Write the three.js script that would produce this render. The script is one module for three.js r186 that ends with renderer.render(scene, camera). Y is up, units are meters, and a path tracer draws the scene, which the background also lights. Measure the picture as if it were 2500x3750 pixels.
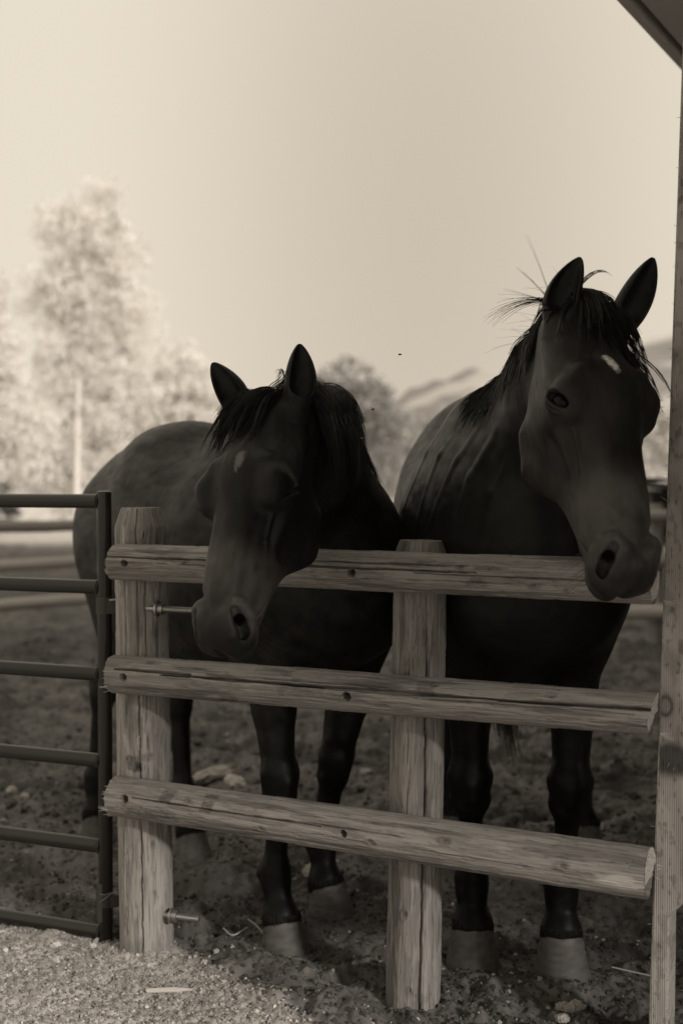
import * as THREE from 'three';
import { mergeGeometries } from 'three/addons/utils/BufferGeometryUtils.js';

// ---------- camera, exposure, sky, sun ----------
const scene = new THREE.Scene();
const camera = new THREE.PerspectiveCamera(47.07, 682 / 1024, 0.05, 3000);
camera.position.set(0, 1.25, 0);
camera.rotation.x = -Math.atan(56 / 2700);
camera.focus = 2.75; camera.userData.fStop = 2.0;
const renderer = new THREE.WebGLRenderer({ antialias: true });
renderer.setSize(682, 1024);
renderer.toneMapping = THREE.LinearToneMapping;
renderer.toneMappingExposure = 1.0;
renderer.shadowMap.enabled = true;
{
  // an evening sky of one warm tone: palest to the sides, a little deeper straight over the far trees
  const w = 512, h = 256, data = new Float32Array(w * h * 4);
  for (let j = 0; j < h; j++) for (let i = 0; i < w; i++) {
    const el = ((j + 0.5) / h - 0.5) * Math.PI, az = ((i + 0.5) / w - 0.5) * 2 * Math.PI;   // u = atan2(z, x) / 2 pi + 0.5
    const x = Math.cos(el) * Math.cos(az), y = Math.sin(el), z = Math.cos(el) * Math.sin(az);
    const side = Math.atan2(x, -z) * 180 / Math.PI, off = Math.min(1, Math.hypot((side - 4) / 18, (el * 180 / Math.PI - 12) / 40)), t = off * off * (3 - 2 * off);
    const c = [0.6 + 0.2 * t, 0.522 + 0.205 * t, 0.425 + 0.17 * t], o = (j * w + i) * 4;
    data[o] = c[0]; data[o + 1] = c[1]; data[o + 2] = c[2]; data[o + 3] = 1;
  }
  const sky = new THREE.DataTexture(data, w, h, THREE.RGBAFormat, THREE.FloatType);
  sky.mapping = THREE.EquirectangularReflectionMapping; sky.magFilter = THREE.LinearFilter; sky.needsUpdate = true;
  scene.background = sky; scene.environment = sky;
}
const sun = new THREE.DirectionalLight(new THREE.Color().setRGB(1, 0.94, 0.86), 5);
{
  const az = 140 * Math.PI / 180, el = 22 * Math.PI / 180;
  sun.position.set(Math.cos(el) * Math.sin(az) * 80, Math.sin(el) * 80, -Math.cos(el) * Math.cos(az) * 80);
  sun.castShadow = true; sun.shadow.radius = 14; sun.shadow.mapSize.set(2048, 2048);
  Object.assign(sun.shadow.camera, { left: -60, right: 60, top: 60, bottom: -60, near: 1, far: 300 });
  scene.add(sun, sun.target);
}

// ---------- naming ----------
const used = new Map();
function numbered(name) { const n = used.get(name) ?? 0; used.set(name, n + 1); return n ? name + '_' + String(n).padStart(3, '0') : name; }
function tag(o, label, category, group) { o.userData.label = label; if (category) o.userData.category = category; if (group) o.userData.group = group; return o; }
function thing(name, label, category, at = [0, 0, 0], group) { const g = new THREE.Group(); g.name = numbered(name); g.position.set(...at); scene.add(g); return tag(g, label, category, group); }
function part(name, geometry, m, parent) { const o = new THREE.Mesh(geometry, m); o.name = parent === scene ? numbered(name) : name; o.castShadow = o.receiveShadow = true; parent.add(o); return o; }
const lin = (r, g, b) => new THREE.Color().setRGB(r, g, b);
const mat = (o) => new THREE.MeshStandardMaterial(o);
const tone = (v) => [v, v * 0.935, v * 0.88];                            // everything is one family of warm greys
function geo(P, N, I, C, UV) {
  const g = new THREE.BufferGeometry();
  g.setAttribute('position', new THREE.Float32BufferAttribute(P, 3));
  if (N) g.setAttribute('normal', new THREE.Float32BufferAttribute(N, 3));
  if (C) g.setAttribute('color', new THREE.Float32BufferAttribute(C, 3));
  if (UV) g.setAttribute('uv', new THREE.Float32BufferAttribute(UV, 2));
  if (I) g.setIndex(P.length / 3 > 65535 ? new THREE.Uint32BufferAttribute(I, 1) : new THREE.Uint16BufferAttribute(I, 1));
  if (!N) g.computeVertexNormals();
  return g;
}
function placed(g, x = 0, y = 0, z = 0, rx = 0, ry = 0, rz = 0) { g.applyMatrix4(new THREE.Matrix4().compose(new THREE.Vector3(x, y, z), new THREE.Quaternion().setFromEuler(new THREE.Euler(rx, ry, rz)), new THREE.Vector3(1, 1, 1))); return g; }
function tubeAlong(points, radius, sides = 6, segs = 12) { return new THREE.TubeGeometry(new THREE.CatmullRomCurve3(points.map((p) => new THREE.Vector3(...p))), segs, radius, sides); }
function between(a, b, r0, r1 = r0, sides = 14, caps = true) {         // a rod from a to b
  const A = new THREE.Vector3(...a), B = new THREE.Vector3(...b), d = B.clone().sub(A), g = new THREE.CylinderGeometry(r1, r0, d.length(), sides, 1, !caps);
  g.applyMatrix4(new THREE.Matrix4().compose(A.add(B).multiplyScalar(0.5), new THREE.Quaternion().setFromUnitVectors(new THREE.Vector3(0, 1, 0), d.normalize()), new THREE.Vector3(1, 1, 1)));
  return g;
}
// ---------- modelling bodies as one continuous surface ----------
const V = { add: (a, b) => [a[0] + b[0], a[1] + b[1], a[2] + b[2]], sub: (a, b) => [a[0] - b[0], a[1] - b[1], a[2] - b[2]], mul: (a, s) => [a[0] * s, a[1] * s, a[2] * s],
  dot: (a, b) => a[0] * b[0] + a[1] * b[1] + a[2] * b[2], cross: (a, b) => [a[1] * b[2] - a[2] * b[1], a[2] * b[0] - a[0] * b[2], a[0] * b[1] - a[1] * b[0]],
  len: (a) => Math.hypot(a[0], a[1], a[2]), norm: (a) => { const l = Math.hypot(a[0], a[1], a[2]) || 1; return [a[0] / l, a[1] / l, a[2] / l]; },
  mix: (a, b, t) => [a[0] + (b[0] - a[0]) * t, a[1] + (b[1] - a[1]) * t, a[2] + (b[2] - a[2]) * t] };
const clamp = (x, a = 0, b = 1) => (x < a ? a : x > b ? b : x);
const sstep = (a, b, x) => { const t = clamp((x - a) / (b - a)); return t * t * (3 - 2 * t); };
function hash3(x, y, z) { let h = (x * 374761393 + y * 668265263 + z * 1274126177) | 0; h = Math.imul(h ^ (h >>> 13), 1274126177); h ^= h >>> 16; return (h >>> 0) / 4294967296; }
function noise3(x, y, z) {                                             // value noise, -1 .. 1
  const xi = Math.floor(x), yi = Math.floor(y), zi = Math.floor(z); let u = x - xi, v = y - yi, w = z - zi;
  u = u * u * (3 - 2 * u); v = v * v * (3 - 2 * v); w = w * w * (3 - 2 * w);
  const L = (a, b, t) => a + (b - a) * t, H = (i, j, k) => hash3(xi + i, yi + j, zi + k);
  return 2 * L(L(L(H(0, 0, 0), H(1, 0, 0), u), L(H(0, 1, 0), H(1, 1, 0), u), v), L(L(H(0, 0, 1), H(1, 0, 1), u), L(H(0, 1, 1), H(1, 1, 1), u), v), w) - 1;
}
function fbm(x, y, z, o = 4) { let s = 0, a = 0.5, f = 1; for (let i = 0; i < o; i++) { s += a * noise3(x * f + i * 17.3, y * f + i * 5.1, z * f - i * 9.7); a *= 0.5; f *= 2.03; } return s; }
function rng(seed) { let s = seed >>> 0; return () => { s = (s + 0x6D2B79F5) >>> 0; let t = Math.imul(s ^ (s >>> 15), 1 | s); t = (t + Math.imul(t ^ (t >>> 7), 61 | t)) ^ t; return ((t ^ (t >>> 14)) >>> 0) / 4294967296; }; }

// A frame: origin o and axes x, y, z; a form made with it reads points in its own axes.
const frame = (o, x, y, z) => ({ o, x, y, z });
const into = (F, p) => { const a = p[0] - F.o[0], b = p[1] - F.o[1], c = p[2] - F.o[2]; return [a * F.x[0] + b * F.x[1] + c * F.x[2], a * F.y[0] + b * F.y[1] + c * F.y[2], a * F.z[0] + b * F.z[1] + c * F.z[2]]; };
const outof = (F, q) => [0, 1, 2].map((i) => F.o[i] + F.x[i] * q[0] + F.y[i] * q[1] + F.z[i] * q[2]);
const turnOut = (F, q) => [0, 1, 2].map((i) => F.x[i] * q[0] + F.y[i] * q[1] + F.z[i] * q[2]);

// Forms are ops { add, k, f(p), c, r } with bounding sphere (c, r).
class Body {
  constructor() { this.ops = []; }
  // a limb between a and b, radius ra -> rb, half width wa -> wb along n
  seg(a, b, ra, rb, o = {}) {
    const n = o.n ? V.norm(o.n) : null, wa = o.wa ?? ra, wb = o.wb ?? rb, ab = V.sub(b, a), L2 = V.dot(ab, ab) || 1e-9, k = o.k ?? 0.03, bulge = o.bulge ?? 0;
    const f = (p) => {
      const ax = p[0] - a[0], ay = p[1] - a[1], az = p[2] - a[2];
      let t = (ax * ab[0] + ay * ab[1] + az * ab[2]) / L2; t = t < 0 ? 0 : t > 1 ? 1 : t;
      const qx = ax - ab[0] * t, qy = ay - ab[1] * t, qz = az - ab[2] * t, g = 1 + bulge * Math.sin(Math.PI * t), r = (ra + (rb - ra) * t) * g;
      if (!n) return Math.sqrt(qx * qx + qy * qy + qz * qz) - r;
      const w = (wa + (wb - wa) * t) * g, qn = qx * n[0] + qy * n[1] + qz * n[2], d2 = Math.max(0, qx * qx + qy * qy + qz * qz - qn * qn), A = d2 / (r * r) + (qn * qn) / (w * w);
      const rho = Math.sqrt(A), G = Math.sqrt(d2 / (r * r * r * r) + (qn * qn) / (w * w * w * w));
      return G > 1e-9 ? (rho * (rho - 1)) / G : -Math.min(r, w);
    };
    const c = V.mix(a, b, 0.5), R = Math.sqrt(L2) / 2 + Math.max(ra, rb, wa, wb) * (1 + Math.abs(bulge));
    this.ops.push({ add: o.add ?? true, k, f, c, r: R });
    return this;
  }
  ell(c, F, rx, ry, rz, o = {}) {                                       // an ellipsoid along the axes of F
    const f = (p) => {
      const a = p[0] - c[0], b = p[1] - c[1], d = p[2] - c[2];
      const x = (a * F.x[0] + b * F.x[1] + d * F.x[2]) / rx, y = (a * F.y[0] + b * F.y[1] + d * F.y[2]) / ry, z = (a * F.z[0] + b * F.z[1] + d * F.z[2]) / rz;
      const rho = Math.sqrt(x * x + y * y + z * z), G = Math.sqrt((x * x) / (rx * rx) + (y * y) / (ry * ry) + (z * z) / (rz * rz));
      return G > 1e-9 ? (rho * (rho - 1)) / G : -Math.min(rx, ry, rz);
    };
    this.ops.push({ add: o.add ?? true, k: o.k ?? 0.02, f, c, r: Math.max(rx, ry, rz) });
    return this;
  }
  raw(f, c, r, o = {}) { this.ops.push({ add: o.add ?? true, k: o.k ?? 0.01, f, c, r }); return this; }
  value(p, ops = this.ops) {
    let d = 1e3;
    for (const op of ops) {
      const e = op.f(p), k = op.k;
      if (op.add) { if (d > 900) { d = e; continue; } const h = Math.max(k - Math.abs(d - e), 0) / (k || 1); d = Math.min(d, e) - h * h * k * 0.25; }
      else { const g = -e, h = Math.max(k - Math.abs(d - g), 0) / (k || 1); d = Math.max(d, g) + h * h * k * 0.25; }
    }
    return d;
  }
  near(c, r) { return this.ops.filter((op) => Math.hypot(op.c[0] - c[0], op.c[1] - c[1], op.c[2] - c[2]) < op.r + r + op.k + 0.02); }
  // Surface nets over a box of frame F (lo .. hi), cells of the given size.
  mesh(F, lo, hi, cell) {
    const n = [0, 1, 2].map((i) => Math.ceil((hi[i] - lo[i]) / cell) + 1), B = 8, [nx, ny, nz] = n, val = new Float32Array(nx * ny * nz).fill(1), ID = (i, j, k) => (k * ny + j) * nx + i;
    const at = (i, j, k) => outof(F, [lo[0] + i * cell, lo[1] + j * cell, lo[2] + k * cell]), local = new Map();
    for (let bk = 0; bk < nz; bk += B) for (let bj = 0; bj < ny; bj += B) for (let bi = 0; bi < nx; bi += B) {
      const c = at(bi + B / 2, bj + B / 2, bk + B / 2), R = cell * B * 0.9, ops = this.near(c, R);
      if (!ops.some((o) => o.add)) continue;
      const v0 = this.value(c, ops);
      if (Math.abs(v0) > R * 2.2) { if (v0 < 0) for (let k = bk; k < Math.min(bk + B, nz); k++) for (let j = bj; j < Math.min(bj + B, ny); j++) for (let i = bi; i < Math.min(bi + B, nx); i++) val[ID(i, j, k)] = -1; continue; }
      for (let k = bk; k < Math.min(bk + B, nz); k++) for (let j = bj; j < Math.min(bj + B, ny); j++) for (let i = bi; i < Math.min(bi + B, nx); i++) val[ID(i, j, k)] = this.value(at(i, j, k), ops);
      local.set(((bk / B) * 512 + bj / B) * 512 + bi / B, ops);
    }
    const vert = new Map(), P = [], N = [], I = [], opsAt = (i, j, k) => local.get((Math.floor(k / B) * 512 + Math.floor(j / B)) * 512 + Math.floor(i / B)) ?? this.ops;
    const corner = [[0, 0, 0], [1, 0, 0], [0, 1, 0], [1, 1, 0], [0, 0, 1], [1, 0, 1], [0, 1, 1], [1, 1, 1]], edges = [[0, 1], [2, 3], [4, 5], [6, 7], [0, 2], [1, 3], [4, 6], [5, 7], [0, 4], [1, 5], [2, 6], [3, 7]];
    const w = new Array(8);
    for (let k = 0; k < nz - 1; k++) for (let j = 0; j < ny - 1; j++) for (let i = 0; i < nx - 1; i++) {
      const base = ID(i, j, k); let inside = 0;
      w[0] = val[base]; w[1] = val[base + 1]; w[2] = val[base + nx]; w[3] = val[base + nx + 1];
      const up = base + nx * ny; w[4] = val[up]; w[5] = val[up + 1]; w[6] = val[up + nx]; w[7] = val[up + nx + 1];
      for (let q = 0; q < 8; q++) if (w[q] < 0) inside++;
      if (!inside || inside === 8) continue;
      let s = [0, 0, 0], m = 0;
      for (const [a, b] of edges) if (w[a] < 0 !== w[b] < 0) { const t = w[a] / (w[a] - w[b]); m++; for (let q = 0; q < 3; q++) s[q] += corner[a][q] + (corner[b][q] - corner[a][q]) * t; }
      let p = at(i + s[0] / m, j + s[1] / m, k + s[2] / m);
      const ops = opsAt(i, j, k), g = this.grad(p, ops), d = this.value(p, ops), gl = V.dot(g, g) || 1;
      const move = clamp(d / gl, -cell * 0.7, cell * 0.7); p = [p[0] - g[0] * move, p[1] - g[1] * move, p[2] - g[2] * move];
      vert.set(base, P.length / 3); P.push(...p); N.push(...V.norm(this.grad(p, ops)));
    }
    const turned = V.dot(V.cross(F.x, F.y), F.z) > 0;
    const quad = (a, b, c, d, s) => { const flip = s !== turned; if (a === undefined || b === undefined || c === undefined || d === undefined) return; flip ? I.push(a, c, b, a, d, c) : I.push(a, b, c, a, c, d); };
    for (let k = 1; k < nz - 1; k++) for (let j = 1; j < ny - 1; j++) for (let i = 1; i < nx - 1; i++) {
      const b = ID(i, j, k), s = val[b] < 0, X = 1, Y = nx, Z = nx * ny;
      if (s !== val[b + X] < 0) quad(vert.get(b), vert.get(b - Y), vert.get(b - Y - Z), vert.get(b - Z), s);
      if (s !== val[b + Y] < 0) quad(vert.get(b), vert.get(b - Z), vert.get(b - Z - X), vert.get(b - X), s);
      if (s !== val[b + Z] < 0) quad(vert.get(b), vert.get(b - X), vert.get(b - X - Y), vert.get(b - Y), s);
    }
    return { P, N, I };
  }
  grad(p, ops = this.ops) {
    const e = 0.0012, v = (a, b, c) => this.value([p[0] + a, p[1] + b, p[2] + c], ops);
    return [(v(e, 0, 0) - v(-e, 0, 0)) / (2 * e), (v(0, e, 0) - v(0, -e, 0)) / (2 * e), (v(0, 0, e) - v(0, 0, -e)) / (2 * e)];
  }
}
const HORSE_1 = {
  rump: [-0.785, -4.28], heading: [0.61, 0.79], size: 0.965, barrel: 0.29, head: 1.0, shut: true, eye: [0.093, -0.022, 0.262],
  poll: [-0.18, 1.465, -2.66], muzzle: [-0.275, 0.925, -2.335], face: [-0.5, 0.3, 0.86],
  neck: [{ p: [-0.2, 1.18, -3.45], r: 0.26, w: 0.17 }, { p: [-0.08, 1.24, -3.2], r: 0.2, w: 0.12, n: [0.75, 0, -0.5] }, { p: [-0.068, 1.33, -2.96], r: 0.155, w: 0.095, n: [0.85, 0, -0.3] }, { p: [-0.12, 1.37, -2.78], r: 0.115, w: 0.08, n: [0.9, 0, 0.3] }],
  front: [
    { elbow: [1.2, 0.86, -0.165], knee: [-0.168, 0.44, -3.19], fetlock: [-0.181, 0.19, -3.2], coronet: [-0.163, 0.08, -3.165], toe: [0.5, 0.86] },
    { elbow: [1.18, 0.86, 0.192], knee: [-0.02, 0.44, -3.42], fetlock: [-0.06, 0.19, -3.49], coronet: [-0.048, 0.08, -3.465], toe: [0.75, 0.66] }],
  hind: [
    { stifle: [0.42, 0.86, -0.16], hock: [-0.855, 0.56, -4.22], fetlock: [-0.885, 0.2, -4.225], coronet: [-0.88, 0.08, -4.2], toe: [0.55, 0.83] },
    { stifle: [0.5, 0.86, 0.15], hock: [-0.565, 0.56, -4.08], fetlock: [-0.545, 0.2, -4.03], coronet: [-0.515, 0.08, -3.99], toe: [0.6, 0.8] }],
  ears: [{ base: [-0.074, -0.045, 0.02], axis: [-0.36, 0.93, 0], open: [-0.35, 0, 1], length: 0.146, bend: 0.014 }, { base: [0.072, -0.045, 0.02], axis: [0.2, 0.97, 0], open: [0.3, 0, 1], length: 0.142, bend: 0.01 }],
};
const HORSE_2 = {
  rump: [0.475, -4.27], heading: [0, 1], size: 1.02, barrel: 0.29, head: 1.05, shut: false, eye: [0.096, -0.03, 0.241],
  ridges: [[[0.445, 1.33, -2.78], [0.4, 1.22, -2.82], [0.39, 1.1, -2.84]], [[0.28, 1.49, -3.28], [0.21, 1.36, -3.4], [0.18, 1.2, -3.42]], [[0.4, 1.42, -2.9], [0.33, 1.3, -2.97], [0.29, 1.15, -3.0]], [[0.36, 1.46, -3.0], [0.29, 1.32, -3.1], [0.25, 1.15, -3.12]], [[0.42, 1.38, -2.82], [0.36, 1.26, -2.88], [0.34, 1.12, -2.9]], [[0.32, 1.48, -3.15], [0.25, 1.34, -3.25], [0.21, 1.18, -3.28]]],
  poll: [0.533, 1.652, -2.5], muzzle: [0.572, 1.094, -2.23], face: [0.4, 0.3, 0.9],
  neck: [{ p: [0.47, 1.2, -3.2], r: 0.27, w: 0.17 }, { p: [0.465, 1.31, -2.97], r: 0.205, w: 0.12 }, { p: [0.485, 1.43, -2.78], r: 0.15, w: 0.095, n: [0.95, 0, 0.1] }, { p: [0.515, 1.51, -2.63], r: 0.115, w: 0.083, n: [0.9, 0, -0.4] }],
  front: [
    { elbow: [1.18, 0.86, -0.14], knee: [0.335, 0.47, -3.05], fetlock: [0.345, 0.205, -3.1], coronet: [0.345, 0.095, -3.075], toe: [-0.05, 1] },
    { elbow: [1.18, 0.86, 0.13], knee: [0.585, 0.47, -3.0], fetlock: [0.573, 0.205, -3.05], coronet: [0.569, 0.095, -3.025], toe: [-0.1, 1] }],
  hind: [
    { stifle: [0.48, 0.86, -0.16], hock: [0.39, 0.6, -4.25], fetlock: [0.38, 0.21, -4.2], coronet: [0.38, 0.09, -4.16], toe: [0, 1] },
    { stifle: [0.48, 0.86, 0.17], hock: [0.78, 0.6, -4.15], fetlock: [0.825, 0.21, -4.08], coronet: [0.837, 0.09, -4.04], toe: [0.1, 1] }],
  ears: [{ base: [-0.06, -0.045, 0.04], axis: [0.02, 0.99, 0], open: [-0.15, 0, 1], length: 0.135, bend: -0.02 }, { base: [0.082, -0.045, 0.03], axis: [0.58, 0.82, 0], open: [0.35, 0, 1], length: 0.17, bend: 0.01 }],
};
// ---------- the ground: one sheet, gravel by the gate, trodden dirt in the pen, a dry field beyond, paled further for the sun on it ----------
const FENCE = { p: [-0.514, -3.14], d: [0.9155, 0.4023], n: [-0.4023, 0.9155] };      // a point, along it to the right, towards the camera
const overFence = (x, z) => (x - FENCE.p[0]) * FENCE.n[0] + (z - FENCE.p[1]) * FENCE.n[1];   // > 0 on the camera's side
const alongFence = (x, z) => (x - FENCE.p[0]) * FENCE.d[0] + (z - FENCE.p[1]) * FENCE.d[1];
const HOOFS = [HORSE_1, HORSE_2].flatMap((c) => [...c.front, ...c.hind].map((g) => [g.coronet[0], g.coronet[2]]));   // where horses stand, the dirt is pressed level
function gravelAt(x, z) {                                               // 1 gravel, 0 dirt
  const q = overFence(x, z), s = alongFence(x, z);
  const edge = -0.05 + 0.33 * sstep(-0.05, 0.9, s) + 0.1 * fbm(x * 3.1, 1.7, z * 3.1, 3);
  return sstep(-0.05, 0.09, q - edge);
}
const penBeyond = (x, z) => sstep(-0.6, 0.9, -(z + 25.2 + (x + 7) * -3.0 * 0.0) - 0.0 + fbm(x * 0.4, 3.3, z * 0.4, 3) * 1.6 - 0.0);
function groundHeight(x, z) {
  const d = Math.hypot(x, z), g = gravelAt(x, z), fade = 1 - sstep(14, 30, d);
  let lumps = 0.02 * fbm(x * 2.3, 0.5, z * 2.3, 3) + 0.05 * fbm(x * 7.5, 4.5, z * 7.5, 3) + 0.034 * Math.max(0, fbm(x * 19, 8.1, z * 19, 3));
  const hole = fbm(x * 5.2 + 40, 2.2, z * 5.2, 2); lumps -= 0.05 * sstep(0.2, 0.45, hole);
  lumps += 0.02 * Math.max(0, fbm(x * 36, 1.1, z * 36, 2) - 0.05) + 0.006 * fbm(x * 80, 3.1, z * 80, 2);
  let level = 1; for (const [hx, hz] of HOOFS) level *= 1 - 0.9 * Math.exp(-((x - hx) ** 2 + (z - hz) ** 2) / 0.013);
  const gr = 0.006 * fbm(x * 9, 7.7, z * 9, 3) + 0.012 * fbm(x * 55, 2.2, z * 55, 3);
  let y = (lumps * level * (1 - g) + gr * g) * fade;
  y += 0.035 * Math.exp(-((x + 0.5) ** 2 + (z + 3.13) ** 2) / 0.016) * (0.6 + 0.5 * fbm(x * 20, 3, z * 20, 2));   // gravel heaped round the end post
  y += 0.03 * Math.exp(-((x + 0.22) ** 2 + (z + 3.02) ** 2) / 0.01);
  return y;
}
function groundColor(x, z) {
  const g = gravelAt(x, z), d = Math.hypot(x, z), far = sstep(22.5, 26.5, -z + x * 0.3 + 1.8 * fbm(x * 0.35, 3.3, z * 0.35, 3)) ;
  const fine = fbm(x * 45, 6.1, z * 45, 3), mid = fbm(x * 6, 2.9, z * 6, 4), wide = fbm(x * 0.9, 9.2, z * 0.9, 3);
  let dirt = 0.08 + 0.075 * mid + 0.06 * fine + 0.035 * wide;
  dirt *= 1 - 0.55 * sstep(0.12, 0.42, fbm(x * 3.4 + 9, 5.5, z * 6.4, 3)) * (1 - sstep(9, 16, d));   // dung and damp earth
  const grv = 0.36 + 0.24 * fine + 0.12 * mid;
  let v = dirt + (grv - dirt) * g;
  v += (0.52 + 0.1 * mid - v) * far;  // dry field, its colour lifted beyond straw to carry the sunlight
  return tone(Math.max(0.015, v));
}
{
  const rows = [], cols = [];
  for (let v = 2480; v > 1260; v -= 2) rows.push(2700 * 1.25 / (v - 1120));            // finer near, coarser far
  for (let d = 25; d < 1500; d *= 1.06) rows.push(d);
  rows.unshift(-30, -12, -5, -1.5, 0, 1, 1.7, 2.2);
  for (let k = 0; k <= 580; k++) cols.push(-0.335 + 0.67 * k / 580);
  const wide = [0.36, 0.42, 0.55, 0.75, 1.1, 1.8, 3.2, 6, 12, 30], X = [...wide.map((t) => -t).reverse(), ...cols, ...wide];
  const P = [], C = [], I = [], n = X.length;
  for (const d of rows) for (const t of X) {
    const w = Math.max(Math.abs(d), 2.6) + (d < 0 ? 4 : 0), x = t * w, z = -d;
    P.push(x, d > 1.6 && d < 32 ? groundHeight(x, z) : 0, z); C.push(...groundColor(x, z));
  }
  for (let j = 0; j + 1 < rows.length; j++) for (let i = 0; i + 1 < n; i++) { const a = j * n + i; I.push(a, a + 1, a + n, a + 1, a + n + 1, a + n); }
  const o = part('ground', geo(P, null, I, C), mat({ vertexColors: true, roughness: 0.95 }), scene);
  tag(o, 'trodden dirt of the pen with pale gravel in front of the gate'); o.userData.kind = 'structure';
}
function scatter(name, label, count, seed, place, size, shade, squash = 0.7) {
  const g = new THREE.IcosahedronGeometry(1, 2), p = g.attributes.position, R = rng(seed);
  for (let i = 0; i < p.count; i++) { const x = p.getX(i), y = p.getY(i), z = p.getZ(i), k = 1 + 0.5 * noise3(x * 1.4 + seed, y * 1.4, z * 1.4) + 0.3 * noise3(x * 3.3, y * 3.3 + seed, z * 3.3); p.setXYZ(i, x * k, y * k * squash, z * k * 0.85); }
  g.computeVertexNormals();
  const m = new THREE.InstancedMesh(g, mat({ roughness: 0.9 }), count), M = new THREE.Matrix4(), Q = new THREE.Quaternion(), E = new THREE.Euler(), c = new THREE.Color();
  for (let i = 0; i < count; i++) {
    let [x, z] = place(R); const s = size(R, x, z);
    E.set((R() - 0.5) * 1.6, R() * 6.28, (R() - 0.5) * 1.6); Q.setFromEuler(E);
    M.compose(new THREE.Vector3(x, groundHeight(x, z) + s * 0.2, z), Q, new THREE.Vector3(s, s * (0.7 + 0.5 * R()), s * (0.7 + 0.5 * R()))); m.setMatrixAt(i, M);
    const v = shade(R, x, z); c.setRGB(...tone(v)); m.setColorAt(i, c);
  }
  m.name = numbered(name); m.castShadow = m.receiveShadow = true; m.userData = { label, kind: 'stuff' }; scene.add(m); return m;
}
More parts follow.
